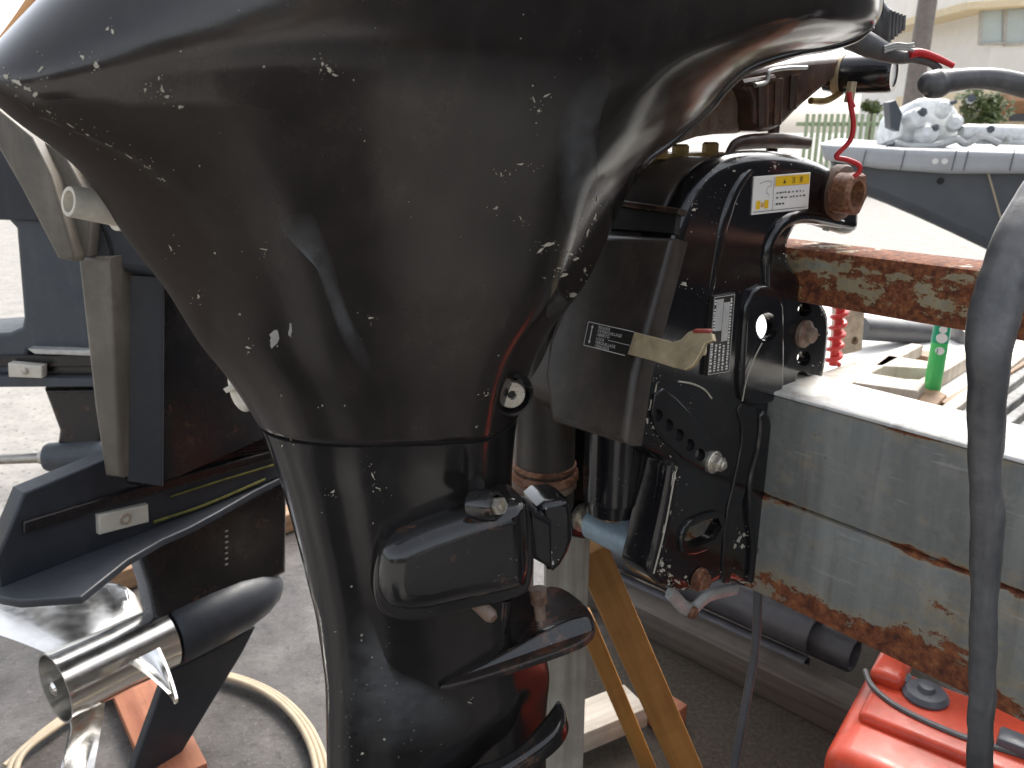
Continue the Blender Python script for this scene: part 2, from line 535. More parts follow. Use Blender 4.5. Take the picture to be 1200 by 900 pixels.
M['concrete_block'] = m_simple('pitted_concrete', (.42, .36, .28), .9, 0, .35, 60, .8, 120, dist=.003)
M['green_can'] = m_simple('green_tin', (.06, .50, .13), .3, 0, .05, 10)
M['dark_green'] = m_simple('dark_green_print', (.0, .30, .16), .3, 0, .05, 10)
M['white_paint'] = m_simple('white_wall_paint', (.80, .78, .74), .7, 0, .05, 3)
M['white_metal'] = m_simple('white_corroded_metal', (.74, .75, .74), .5, .1, .2, 30, .5, 60, dist=.004)
M['hull'] = m_simple('grey_hull_gelcoat', (.075, .084, .095), .42, 0, .15, 6, .05, 60)
M['gunwale'] = m_simple('pale_grey_rubber_strake', (.40, .41, .42), .5, 0, .1, 9, .1, 40)
M['pole'] = m_simple('weathered_pole', (.20, .17, .15), .8, 0, .2, 8)
M['glass'] = m_simple('window_glass', (.45, .52, .52), .12, 0, .06, 2)
M['frame_grey'] = m_simple('window_frame_grey', (.42, .41, .38), .5)
M['roof_orange'] = m_simple('terracotta_roof', (.42, .22, .12), .8, 0, .2, 10)
M['cream_wall'] = m_simple('cream_wall', (.74, .62, .42), .8, 0, .08, 4)
M['leaf'] = m_simple('leaf_green', (.10, .13, .04), .6, 0, .4, 12)
M['bark'] = m_simple('bark', (.13, .10, .07), .85, 0, .3, 20)
M['fence'] = m_simple('pale_green_fence', (.30, .36, .22), .6)
M['pipe'] = m_simple('grey_pipe_plastic', (.075, .075, .08), .45, 0, .25, 20)
M['post_wood'] = m_wood('grey_weathered_wood', (.20, .17, .13), (.40, .37, .31), 'Z')
M['orange_wood'] = m_wood('orange_brown_wood', (.30, .13, .03), (.46, .23, .06), 'Z')
M['sleeper'] = m_wood('dirty_timber', (.06, .047, .037), (.13, .11, .09), 'Z')
M['pallet'] = m_wood('bleached_pallet_wood', (.40, .34, .27), (.62, .56, .47), 'Z')
M['red_wood'] = m_wood('red_brown_plank', (.26, .085, .045), (.40, .16, .085), 'Z')
M['brown_wood'] = m_wood('brown_timber', (.20, .11, .06), (.36, .22, .12), 'Z')
M['grey_wood'] = m_wood('grey_planks', (.10, .10, .10), (.30, .30, .29), 'Z')
M['hose_tan'] = m_simple('tan_hose', (.44, .36, .25), .55, 0, .12, 30)
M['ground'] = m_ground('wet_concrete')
M['shed'] = m_simple('reflection_shed_boards', (.045, .036, .030), .8, 0, .3, 6)
M['mat'] = m_simple('reflection_mat_rubber', (.022, .020, .019), .75, 0, .3, 8)
M['dark_hull'] = m_simple('dark_hull_paint', (.03, .032, .036), .35, 0, .2, 5)
M['orange_glow_strip'] = m_simple('pale_orange_glow', (.80, .42, .18), .6, 0, .1, 8)
M['algae'] = m_simple('dried_algae', (.15, .14, .035), .8, 0, .5, 60, .5)

def wood_beam(name, p0, p1, w_, t_, mat, parent=None, up=V((0, 0, 1)), bev=.003):
    """timber with its own axes: local Z runs along the grain"""
    d = (p1 - p0); L = d.length; d = d / L
    if abs(d.dot(up)) > .97: up = V((0, 1, 0))
    s = d.cross(up).normalized(); u = s.cross(d)
    bm = MB()
    box(bm, V((0, 0, L / 2)), (V((1, 0, 0)), V((0, 1, 0)), V((0, 0, 1))), (w_, t_, L), bev)
    for v in bm.v:
        v += noise.noise_vector(v * 9 + V((p0.x * 7, p0.y * 5, 0))) * .0015
    o = bm.build(name, mat)
    o.matrix_world = Matrix.Translation(p0) @ Matrix((s, u, d)).transposed().to_4x4()
    if parent:
        o.parent = parent
        o.matrix_parent_inverse = Matrix.Translation(-parent.location)
    return o

# ------------------------------------------------------------------ print (flat lettering)
def text_mesh(mb, s, size, O, R, U, align='LEFT', shear=0):
    cu = bpy.data.curves.new('print', 'FONT')
    cu.body = s; cu.size = size; cu.align_x = align; cu.resolution_u = 3
    o = bpy.data.objects.new('print', cu)
    COL.objects.link(o)
    dg = bpy.context.evaluated_depsgraph_get()
    me = o.evaluated_get(dg).to_mesh()
    mb.add([O + R * v.co.x + U * v.co.y for v in me.vertices], [list(p.vertices) for p in me.polygons])
    o.evaluated_get(dg).to_mesh_clear()
    bpy.data.objects.remove(o)
    bpy.data.curves.remove(cu)
    return mb

# ------------------------------------------------------------------ setting: ground
g = MB()
NX = 60
xs = [-80 + 160 * i / NX for i in range(NX + 1)]
g.add([V((x, y, 0)) for y in (-80, -20, -5, -1, 0, 1, 2, 3, 5, 10, 25, 60, 160) for x in xs],
      [[j * (NX + 1) + i, j * (NX + 1) + i + 1, (j + 1) * (NX + 1) + i + 1, (j + 1) * (NX + 1) + i] for j in range(12) for i in range(NX)])
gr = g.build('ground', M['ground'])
gr['kind'] = 'structure'; gr['label'] = 'wet concrete yard, pale where it has dried'

# ------------------------------------------------------------------ frames of the two directions
def fr(deg):
    a = math.radians(deg)
    return V((math.sin(a), math.cos(a), 0)), V((math.cos(a), -math.sin(a), 0))
F5, S5 = fr(50)          # the steel frame runs along S5; the clamp bracket lies in the F5-Z plane
FM, SM = fr(66)          # the foreground motor, steered a little
Z = V((0, 0, 1))
PB = V((.115, .665, 0))  # a point of the starboard bracket's outer face
def bp(px, py, off=0.0): return onp(px, py, PB + S5 * off, S5)

# ------------------------------------------------------------------ steel frame
RT = .234
PR = PB + F5 * RT        # front of the rail
PL = PB + F5 * .200      # front of the deep beam
rail_top = onp(950, 292, PR, F5).z
rail_bot = onp(983, 363, PR, F5).z
beam_top = onp(957, 472, PL, F5).z
beam_mid = onp(950, 600, PL, F5).z
beam_bot = onp(950, 724, PL, F5).z
M['rail'] = m_rust('rusted_rail_paint', (.24, .235, .19), .66, ((rail_top, .012, .10), (rail_bot, .022, .15), ((rail_top + rail_bot) / 2, .012, .07)), 2.3)
M['panel'] = m_rust('grey_green_frame_paint', (.180, .188, .178), .17, ((beam_mid, .008, .20), (beam_bot, .05, .22), (beam_top, .012, .22)), 1.15, halo_amt=.4)
M['panel_top'] = m_rust('sunlit_top_paint', (.72, .72, .68), .02, ((beam_top, .002, .02),), .9)  # sunlit white of the beam top put into a paler paint
def along(px, py, P):    # distance along S5 of a pixel on a face
    return (onp(px, py, P, F5) - P).dot(S5)
s0 = along(520, 470, PL); s1 = along(1600, 700, PL)
fr_t = thing('steel_frame', 'rusty grey painted steel motor frame with a rusted rail above a deep two plate beam', 'motor stand', PL + S5 * ((s0 + s1) / 2) + Z * 0)
def fbox(P, za, zb, dep, sa, sb, bev=.003):
    mb = MB()
    c = P + F5 * (dep / 2) + S5 * ((sa + sb) / 2) + Z * ((za + zb) / 2)
    box(mb, c, (S5, F5, Z), (sb - sa, dep, zb - za), bev)
    return mb
fbox(PR, rail_bot, rail_top, .062, s0, s1, .005).build('rail', M['rail'], fr_t, label='heavily rusted square tube rail')
fbox(PL - F5 * .0014, beam_mid + .0006, beam_top - .004, .075, s0, s1, .004).build('beam_plate', M['panel'], fr_t)
fbox(PL - F5 * .003, beam_bot, beam_mid - .0006, .075, s0, s1, .004).build('beam_plate', M['panel'], fr_t)
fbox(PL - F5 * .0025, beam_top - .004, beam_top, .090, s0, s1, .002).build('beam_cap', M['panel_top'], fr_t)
# uprights carrying the frame, out of the motor's way
for sx in (s0 + .02, s1 - .04):
    fbox(PL + F5 * .09, 0.0, rail_bot, .05, sx, sx + .05, .003).build('upright', M['panel'], fr_t)

# ------------------------------------------------------------------ foreground outboard motor
motor = thing('outboard_motor', 'large scratched black outboard motor clamped to the rusty steel frame in the foreground', 'outboard motor', V((-.05, .64, .40)), 'outboard motors')
C0 = at(452, 500, .62); C0.z = 0

def interp(tab, z):
    if z <= tab[0][0]: return tab[0][1]
    for (a, va), (b, vb) in zip(tab, tab[1:]):
        if z <= b: return va + (vb - va) * (z - a) / (b - a)
    return tab[-1][1]
def smooth_tab(tab, z, wd=.012):
    return sum(interp(tab, z + wd * k / 3) for k in range(-3, 4)) / 7
Ltab = [(383, 905, .575), (381, 800, .575), (370, 720, .575), (350, 640, .575), (328, 560, .575), (300, 487, .575), (262, 428, .565), (230, 390, .56), (190, 330, .55),
        (140, 265, .535), (110, 222, .52), (80, 185, .51), (48, 165, .50), (0, 130, .48), (-25, 104, .47), (-6, 75, .47), (56, 0, .47), (112, -70, .47)]
Rtab = [(640, 905, .665), (640, 840, .665), (645, 790, .665), (632, 740, .665), (622, 690, .66), (610, 640, .66), (600, 590, .66), (600, 545, .66), (605, 497, .66), (622, 430, .665), (642, 390, .67), (668, 360, .675), (690, 330, .68), (720, 262, .69),
        (740, 218, .70), (757, 188, .705), (790, 168, .715), (830, 132, .73), (852, 105, .735), (882, 80, .74), (930, 62, .755), (1000, 52, .77), (1030, 35, .775), (1036, 0, .78), (1036, -70, .78)]
TK = [(.82, .13), (1.0, .02), (1.03, 0.0)]
def ztab(tab, right):
    out = []
    for px, py, Y in tab:
        p = at(px, py, Y)
        f = (p - C0).dot(FM)
        z = p.z
        z += interp(TK, z) * f
        out.append((z, px))
    out.sort()
    return out
LZ, RZ = ztab(Ltab, 0), ztab(Rtab, 1)
BT = [(.36, .038), (.50, .040), (.60, .046), (.70, .056), (.76, .063), (.80, .074), (.87, .096), (.93, .117), (.99, .141), (1.03, .158), (1.06, .164), (1.10, .168), (1.3, .176)]
NT = [(.5, 2.5), (.8, 3.0), (.95, 3.8), (1.03, 4.6), (1.2, 4.8)]
TN = [(.90, .62), (.985, .21)]
def section(z, infl=0.0, n=96, wd=.012):
    xl, xr = smooth_tab(LZ, z, wd), smooth_tab(RZ, z, wd)
    b = smooth_tab(BT, z, .014) + infl
    e = 2 / interp(NT, z); k = interp(TK, z)
    s, a = 0.0, .1
    for it in range(14):
        ring = []
        for i in range(n):
            t = 2 * math.pi * i / n
            c_, s_ = math.cos(t), math.sin(t)
            f = a * math.copysign(abs(c_) ** e, c_)
            q = b * math.copysign(abs(s_) ** e, s_)
            # the nose narrows more than the tail
            tn = interp(TN, z); u_ = f / max(a, 1e-4)
            if tn > .2:
                d_ = u_ - .52
                q *= 1 - tn * (d_ + math.sqrt(d_ * d_ + .0012)) / 2 / .48
            else: q *= 1 - tn * (max(0, u_ - .52) / .48)
            zz = z - k * (s + f)
            ring.append(C0 + FM * (s + f) + SM * q + Z * zz)
        xs_ = [proj(p)[0] for p in ring]
        lo, hi = min(xs_), max(xs_)
        mpp = .66 / FPX / .91
        s += ((xl + xr) / 2 - (lo + hi) / 2) * mpp * .8
        a = max(.02, a + ((xr - xl) - (hi - lo)) / 2 * mpp * .8)
    if infl:
        a += infl
        ring = [C0 + FM * s + (p - C0 - FM * s - Z * p.z) * (1 + infl / a) + Z * p.z for p in ring]
    return ring
def loft(mb, rings):
    n = len(rings[0]); vs = [p for r in rings for p in r]; fs = []
    for j in range(len(rings) - 1):
        for i in range(n):
            fs.append([j * n + i, j * n + (i + 1) % n, (j + 1) * n + (i + 1) % n, (j + 1) * n + i])
    fs.append(list(range(n))[::-1]); fs.append([(len(rings) - 1) * n + i for i in range(n)])
    mb.add(vs, fs); return mb
for _ in range(4):      # settle the distance of each outline point on the body it belongs to
    for T_, right in ((Ltab, 0), (Rtab, 1)):
        for i, (px, py, Y) in enumerate(T_):
            p = at(px, py, Y)
            ring = section(p.z + interp(TK, p.z) * (p - C0).dot(FM), 0.0, 48, .004)
            e_ = max(ring, key=lambda v: proj(v)[0] * (1 if right else -1))
            T_[i] = (px, py, Y + (e_.y - Y) * .7)
    LZ, RZ = ztab(Ltab, 0), ztab(Rtab, 1)
ZSEAM = at(420, 507, .575).z + 0.0
ZSEAM += interp(TK, ZSEAM) * (at(420, 507, .575) - C0).dot(FM)
zz = [ZSEAM + .0022 + i * .004 for i in range(int((1.09 - ZSEAM) / .004))] + [1.10, 1.14, 1.2, 1.28]
rings = [section(z) for z in zz]
r0 = rings[0]; cc = sum(r0, V((0, 0, 0))) / len(r0)
rings = [[cc + (p - cc) * .9 + Z * .004 for p in r0], [cc + (p - cc) * .985 - Z * .0005 for p in r0]] + rings
up_mb = loft(MB(), rings)
_bv = up_mb.bvh()
rid = []
for (x, y) in [(-6, 92), (20, 106), (45, 122), (75, 141), (105, 157), (140, 176), (170, 193), (205, 222), (235, 262)]:
    h = _bv.ray_cast(CAM, ray(x, y).normalized())[0]
    if h is not None: rid.append(((h - C0).dot(FM), h.z))
rid.sort()
cx_ = sum(up_mb.v, V((0, 0, 0))) / len(up_mb.v)
for i, p in enumerate(up_mb.v):
    f = (p - C0).dot(FM); side = (p - C0).dot(SM)
    if side < -.02: continue
    zr = interp(rid, f)
    fade = min(1, max(0, (rid[-1][0] - f) / .06))
    k = min(1, max(0, (p.z - zr) / .005)) * fade * min(1, max(0, (side + .02) / .03))
    k *= 1 - min(1, max(0, (p.z - zr - .02) / .09))
    up_mb.v[i] = p + (SM * .55 - FM * .8 - Z * .35) * .013 * k
up = up_mb.build('upper_casing', M['casing'], motor, angle=60)
wt = up.data.attributes.new('worn', 'FLOAT', 'POINT')
for i, p in enumerate(up_mb.v):
    f = (p - C0).dot(FM)
    x, y = proj(p)
    k = min(1, max(0, (interp(rid, f) + .004 - p.z) / .008)) * min(1, max(0, (rid[-1][0] + .02 - f) / .02))
    k = max(k, .8 * min(1, max(0, (-.085 - f) / .04))) if p.z < 1.03 and y > 120 else k
    wt.data[i].value = k
zl = [.34 + i * .0075 for i in range(int((ZSEAM - .0015 - .34) / .0075) + 1)] + [ZSEAM - .0015]
rl = [section(z) for z in zl]
rt = rl[-1]; cc = sum(rt, V((0, 0, 0))) / len(rt)
rl += [[cc + (p - cc) * .985 + Z * .0008 for p in rt], [cc + (p - cc) * .86 + Z * .003 for p in rt]]
low_mb = loft(MB(), rl)
low = low_mb.build('lower_casing', M['leg'], motor, angle=60)
# dark gasket in the joint between the two castings
gk = loft(MB(), [[cc + (p - cc) * .965 - Z * .006 for p in rt], [cc + (p - cc) * .965 + Z * .010 for p in rt]])
gk.build('gasket', M['dark'], motor)

BV_UP, BV_LOW = up_mb.bvh(), low_mb.bvh()
def hit(px, py, bv):
    d = ray(px, py).normalized()
    h = bv.ray_cast(CAM, d)
    return h[0], h[1]
def chips(name, bv, spots, mat, parent, lift=.0004, kind='stuff'):
    mb = MB()
    more = []
    for (px, py, rx, ry, ang) in spots:
        if max(rx, ry) > 3.5 and name == 'paint_chip':
            for _ in range(random.randint(3, 7)):
                more.append((px + random.gauss(0, 1.6 * max(rx, 3)), py + random.gauss(0, 1.6 * max(ry, 3)), random.uniform(.4, 1.1), random.uniform(.4, 1.4), random.uniform(0, 180)))
    spots = [(x, y, a * .9, b * .9, c) for x, y, a, b, c in spots] + more
    for (px, py, rx, ry, ang) in spots:
        n = 11; loop = []
        a0 = math.radians(ang)
        for k in range(n):
            t = 2 * math.pi * k / n
            rr = random.uniform(.3, 1.0)
            for sh_ in (1, .7, .4, .15, 0):
                x, y = rx * rr * sh_ * math.cos(t), ry * rr * sh_ * math.sin(t)
                p, nn = hit(px + x * math.cos(a0) - y * math.sin(a0), py + x * math.sin(a0) + y * math.cos(a0), bv)
                if p is not None: break
            if p is None: loop = None; break
            if nn.dot(ray(px, py)) > 0: nn = -nn
            loop.append(p + nn * lift)
        if loop:
            c = sum(loop, V((0, 0, 0))) / n
            mb.add(loop + [c], [[i, (i + 1) % n, n] for i in range(n)])
    if mb.v:
        return mb.build(name, mat, parent, kind=kind, fix=False)

spots = [(126, 34, 3, 3, 0), (132, 38, 2.5, 5, -20), (97, 67, 5, 3, 20), (113, 77, 4, 8, -28), (48, 81, 2, 6, 40), (190, 105, 4, 9, -20), (170, 105, 2, 5, 0), (196, 113, 5, 2.5, 0), (186, 92, 2, 5, 10),
         (212, 125, 5, 3, -20), (368, 69, 2, 2, 0), (378, 75, 3, 4, 0), (385, 82, 4, 6, -30), (393, 88, 5, 2, 20), (376, 82, 2, 2, 0), (309, 78, 2, 2, 0), (625, 116, 1.5, 7, -18), (640, 112, 2, 8, 60), (631, 129, 4, 2, -40),
         (624, 100, 2, 2, 0), (628, 144, 1.2, 1.5, 0), (610, 192, 8, 1.8, -8), (587, 205, 1.5, 4, 0), (597, 204, 1.2, 3, 0), (581, 244, 4, 3, -30), (610, 256, 1.5, 4, -10), (613, 17, 1.3, 1.3, 0), (610, 45, 1.3, 1.3, 0),
         (640, 287, 9, 4, -15), (634, 293, 8, 2.5, -30), (648, 285, 3, 2.5, 0), (668, 297, 5, 3, 10), (675, 303, 7, 2, -20), (660, 322, 9, 2.5, -10), (672, 345, 9, 3.5, -15), (655, 314, 4, 2, 0), (685, 316, 1.6, 5, 5),
         (233, 347, 2, 5, 0), (281, 368, 2, 2, 0), (291, 407, 5, 2, 10), (325, 405, 1.5, 2, 0), (200, 290, 1.6, 6, -30), (252, 296, 2, 2, 0), (310, 292, 8, 1.5, 10), (234, 194, 1.6, 2.4, 0), (435, 372, 5, 1.5, -8),
         (404, 475, 1.5, 2, 0), (378, 475, 2, 2, 0), (373, 477, 1.2, 1.2, 0), (330, 463, 1.4, 1.4, 0), (584, 416, 1.4, 1.4, 0), (540, 277, 1.2, 1.2, 0), (479, 236, 1.2, 1.2, 0), (700, 233, 1.4, 5, 10), (697, 254, 2, 8, 10), (688, 272, 2, 8, 15),
         (212, 60, 2, 1.2, 0), (280, 12, 1.2, 1.2, 0), (558, 500, 3, 1.5, -40), (427, 165, 1.3, 1.3, 0), (560, 462, 2, 1, 0), (570, 463, 4, 1.2, -20)]
for _ in range(14):
    spots.append((random.uniform(200, 690), random.uniform(15, 470), random.uniform(.35, .8), random.uniform(.35, .8), random.uniform(0, 90)))
spots += [(8, 90, 8, 3.5, 15), (20, 96, 9, 4, 25), (33, 104, 6, 4, 30), (42, 110, 4, 6, 20), (58, 131, 6, 1.2, 32), (82, 146, 9, 1.1, 32), (104, 158, 7, 1.3, 30), (128, 170, 8, 1.0, 28), (150, 182, 9, 1.2, 32), (172, 195, 8, 1.0, 38), (192, 210, 6, .9, 42)]
chips('paint_chip', BV_UP, spots, M['chip'], motor)
chips('scuff_mark', BV_UP, [(321, 396, 8, 16, 8), (319, 401, 4, 9, 0), (340, 388, 3.5, 12, 0)], M['alu'], motor)
lowspots = [(331, 522, 2, 2, 0), (341, 516, 2, 2.4, 0), (344, 521, 1.5, 1.5, 0), (390, 576, 4, 2.5, -20), (437, 558, 1.2, 7, -25), (443, 572, 5, 1.2, 20), (424, 744, 2.5, 2.5, 0), (424, 750, 2, 1.5, 0), (425, 883, 3, 2.2, 0), (450, 866, 2.5, 2.5, 0),
            (550, 823, 5, 1.2, 25), (436, 770, 1.4, 1.4, 0), (412, 687, 2, 2, -30), (437, 613, 1.4, 1.4, 0), (393, 740, 2, 1, 0)]
for _ in range(45):
    lowspots.append((random.gauss(440, 42), random.uniform(560, 895) if random.random() < .35 else random.uniform(790, 895), random.uniform(.4, 1.1), random.uniform(.4, 1.1), random.uniform(0, 90)))
chips('paint_chip', BV_LOW, lowspots, M['chip'], motor)

# faded scuffs: thin translucent films of dust wiped over the paint
def m_film(name, col, amt):
    m, n, b = mat_new(name)
    c = coords(n)
    tr = nd(n, 'ShaderNodeBsdfTransparent'); mx = nd(n, 'ShaderNodeMixShader')
    at_ = nd(n, 'ShaderNodeAttribute', attribute_name='fade')
    f = mathn(n, 'MULTIPLY', ramp(n, noi(n, c, 42, 7, .7), [(.32, gray(.1)), (.68, gray(1))]), amt)
    f = mathn(n, 'MULTIPLY', f, at_.outputs['Fac'])
    n.links.new(f, mx.inputs[0]); n.links.new(tr.outputs[0], mx.inputs[1]); n.links.new(b.outputs[0], mx.inputs[2])
    b.inputs['Base Color'].default_value = (*col, 1); b.inputs['Roughness'].default_value = .6
    n.links.new(mx.outputs[0], n.nodes['Material Output'].inputs[0])
    return m
M['film'] = m_film('wiped_dust_film', (.22, .235, .24), .42)
def film(name, bv, pl, mat, parent, it=2, lift=.0003):
    pl = chaikin([V((x, y)) for x, y in pl], it)
    cx = sum((p.x for p in pl)) / len(pl); cy = sum((p.y for p in pl)) / len(pl)
    mb = MB(); R = 5; n = len(pl); vs = []
    for j in range(R + 1):
        for p in pl:
            h, nn = hit(cx + (p.x - cx) * j / R, cy + (p.y - cy) * j / R, bv)
            if h is None: return
            if nn.dot(h - CAM) > 0: nn = -nn
            vs.append(h + nn * lift)
    fs = [[j * n + i, j * n + (i + 1) % n, (j + 1) * n + (i + 1) % n, (j + 1) * n + i] for j in range(R) for i in range(n)]
    mb.add(vs, fs)
    o = mb.build(name, mat, parent, kind='stuff', fix=False)
    a_ = o.data.attributes.new('fade', 'FLOAT', 'POINT')
    for j in range(R + 1):
        for i in range(n): a_.data[j * n + i].value = min(1.0, (1 - j / R) * 1.8)
    return o
film('dust_smear', BV_UP, [(322, 262), (340, 250), (365, 247), (373, 262), (388, 300), (405, 360), (440, 430), (428, 440), (400, 400), (380, 340), (362, 292), (335, 275)], M['film'], motor)
film('dust_smear', BV_UP, [(655, 130), (690, 82), (722, 90), (708, 120), (700, 160), (702, 215), (690, 250), (672, 285), (660, 260), (650, 200)], M['film'], motor)
film('dust_smear', BV_LOW, [(400, 740), (430, 700), (450, 780), (500, 800), (560, 830), (540, 870), (430, 893), (394, 840)], M['film'], motor)

# rolled lip along the forward lower edge of the apron
P = []
for (x, y) in [(742, 214), (757, 189), (790, 165), (830, 128), (850, 104), (880, 79), (928, 63), (975, 56), (1008, 47), (1028, 34)]:
    for dx in range(0, 24):
        h, nn = hit(x - dx * .8, y - dx * .5, BV_UP)
        if h is not None: P.append(h); break
lip = MB()
tube(lip, P, [.001] + [.0032] * (len(P) - 2) + [.001], 10)
lip.build('apron_lip', M['casing'], motor)

# cast bolt recess low on the upper casing, with its socket screw
h, nn = hit(600, 462, BV_UP)
if h is None: h = at(600, 462, .63)
bd = (SM * .95 + FM * -.15).normalized()
bc = onp(600, 463, h + bd * .009, bd)
rb = MB(); lathe(rb, bc - bd * .020, bd, [(0, .019), (.016, .019), (.021, .0175), (.0215, .0150), (.010, .0140)], 36)
rec = rb.build('bolt_boss', M['gloss'], motor)
sb = MB(); lathe(sb, bc - bd * .012, bd, [(0, .0115), (.011, .0115), (.0125, .0105), (.0125, .0038), (.0100, .0036)], 30)
sb.build('socket_screw', M['bright_steel'], motor)
sx = MB(); lathe(sx, bc - bd * .010, bd, [(0, .0036), (.0085, .0036)], sides=6)
sx.build('hex_socket', M['dark'], motor)

# hose nozzle on the aft edge
na = at(176, 250, .53); nb_ = at(80, 236, .49)
ndir = (nb_ - na).normalized(); nl = (nb_ - na).length
nz = MB()
lathe(nz, na, ndir, [(-.02, .013), (0, .0145), (nl * .05, .0158), (nl * .10, .0160), (nl * .11, .0140), (nl * .42, .0138), (nl * .43, .0110), (nl * .97, .0092), (nl, .0088), (nl, .0065), (nl * .8, .006)], 30)
nzo = nz.build('hose_nozzle', M['nozzle'], motor)
nh = MB(); p = at(133, 240, .505); lathe(nh, p, (CAM - p).normalized(), [(-.004, .0035), (.0035, .0035), (.004, .002)], 14)
nh.build('nozzle_hole', M['dark'], motor)
gs = MB()
plate(gs, [at(x, y, .515) for x, y in [(112, 212), (140, 210), (140, 224), (114, 224)]], V((0, -1, 0)), .012, .002)
gs.build('nozzle_gasket', M['brass'], motor)
gs = MB()
plate(gs, [at(x, y, .525) for x, y in [(165, 266), (186, 262), (190, 272), (170, 276)]], V((0, -1, 0)), .012, .002)
gs.build('nozzle_gasket', M['brass'], motor)
# corroded bolts under the lip at the far left
for (x, y, s_) in ((18, 112, .012), (40, 124, .007)):
    q = MB(); lathe(q, at(x, y, .50), V((-.2, -.6, -.7)).normalized(), [(-.01, s_), (.006, s_), (.009, s_ * .6)], 14)
    q.build('bolt', M['brass'], motor)
# dripping sealed plug where the two castings meet, aft
pl_c = at(282, 455, .575)
q = MB()
plate(q, chaikin([at(x, y, .572) for x, y in [(264, 424), (275, 428), (290, 445), (300, 458), (302, 472), (292, 484), (278, 478), (268, 464), (262, 440)]], 2), V((-.25, -1, .1)), .016, .005)
q.build('plug', M['nozzle'], motor)
q = MB(); plate(q, [at(x, y, .565) for x, y in [(261, 456), (288, 446), (290, 451), (265, 461)]], V((0, -1, .1)), .008, .001)
q.build('plug_tab', M['nozzle'], motor)

# --- splash plate, ventilation plate
def lean_plane(l, r, Yr):
    h = hit(*l, BV_LOW)[0]; t_ = at(*r, Yr)
    n_ = (t_ - h).cross(SM).normalized()
    return h, (n_ if n_.z > 0 else -n_)
SPP, SPN = lean_plane((510, 803), (696, 738), .640)
q = MB()
out = chaikin([onp(x, y, SPP, SPN) for x, y in [(504, 808), (560, 772), (610, 735), (628, 690), (655, 684), (688, 708), (699, 730), (692, 748), (660, 762), (600, 782), (545, 799)]], 2)
plate(q, out, SPN, .0065, .0025)
spl = q.build('splash_plate', M['rusty_black'], motor)
sk_t = at(697, 738, .640); sk_n = (sk_t - SPP).cross(SM * .55 - Z).normalized()
if sk_n.dot(CAM - SPP) < 0: sk_n = -sk_n
q = MB(); plate(q, chaikin([onp(x, y, SPP, sk_n) for x, y in [(503, 809), (560, 781), (612, 753), (652, 731), (688, 719), (699, 733), (693, 752), (650, 772), (580, 793)]], 2), sk_n, .010, .003)
q.build('fin_edge', M['gloss'], spl)
q = MB()
P = [at(x, y, .625) for x, y in [(568, 770), (585, 735), (590, 700)]]
tube(q, P, .008, 10); q.build('rib', M['gloss'], motor)
VPP, VPN = lean_plane((545, 893), (662, 828), .645)
q = MB()
out = chaikin([onp(x, y, VPP, VPN) for x, y in [(470, 935), (540, 900), (600, 880), (640, 835), (655, 812), (664, 835), (655, 858), (620, 885), (560, 920), (520, 950)]], 2)
plate(q, out, VPN, .018, .007)
q.build('ventilation_plate', M['gloss'], motor)

# --- lower mount cover, its bolts, the block behind it
PMC = at(545, 665, .555)
mcn = (SM - FM * .10 + Z * .12).normalized()
q = MB()
mc = chaikin(pts_on([(446, 668), (452, 643), (492, 622), (545, 604), (600, 588), (622, 588), (626, 606), (628, 690), (606, 700), (545, 712), (495, 725), (458, 720), (446, 700)], PMC, mcn), 1)
plate(q, mc, mcn, .05, .018, steps=5)
cov = q.build('mount_cover', M['gloss'], motor, angle=60)
q = MB()
plate(q, chaikin(pts_on([(438, 668), (447, 640), (492, 615), (545, 597), (600, 582), (624, 590), (628, 690), (600, 704), (545, 716), (492, 730), (450, 725), (438, 704)], PMC - mcn * .016, mcn), 2), mcn, .02, .003)
q.build('cover_flange', M['leg'], cov)
p = onp(577, 600, PMC + mcn * .004, mcn)
dv = (SM * .75 + FM * .45 + Z * .25).normalized()
q = MB(); lathe(q, at(571, 592, .562), dv, [(-.012, .0125), (.006, .0125), (.010, .010), (.010, .0078), (.003, .0075)], 26)
q.build('bolt_boss', M['gloss'], cov)
q = MB(); lathe(q, at(573, 593, .560), dv, [(-.004, .0070), (.013, .0070), (.013, .0042), (.009, .0040)], sides=6)
q.build('bolt', M['bright_steel'], cov)
q = MB(); lathe(q, at(571, 718, .572), (SM + FM * .4 - Z * .3).normalized(), [(-.02, .006), (.004, .0062), (.008, .004)], 14)
q.build('bolt', M['rust_tan'], motor)
q = MB(); 
plate(q, pts_on([(622, 600), (648, 612), (648, 668), (624, 655)], at(630, 640, .61), SM), SM, .05, .004)
q.build('mount_arm', M['dark_black'], motor)
q = MB()
c = at(650, 630, .665)
plate(q, chaikin([at(x, y, .64) for x, y in [(628, 588), (672, 586), (674, 610), (672, 640), (650, 668), (637, 664), (634, 612)]], 1), V((.25, -1, .15)), .05, .006)
q.build('mount_block', M['gloss'], motor)
chips('paint_chip', q.bvh(), [(640, 655, 3, 7, 10), (645, 648, 3, 3, 0), (648, 660, 2, 4, 0), (642, 632, 2, 2, 0), (640, 596, 2, 1.4, 0)], M['chip_metal'], motor)
q = MB(); lathe(q, at(630, 690, .64), V((.1, -.1, -1)), [(0, .008), (.014, .0075), (.015, .0055), (.030, .005), (.030, .002), (.038, .002)], 14)
q.build('grease_fitting', M['rust_tan'], motor)

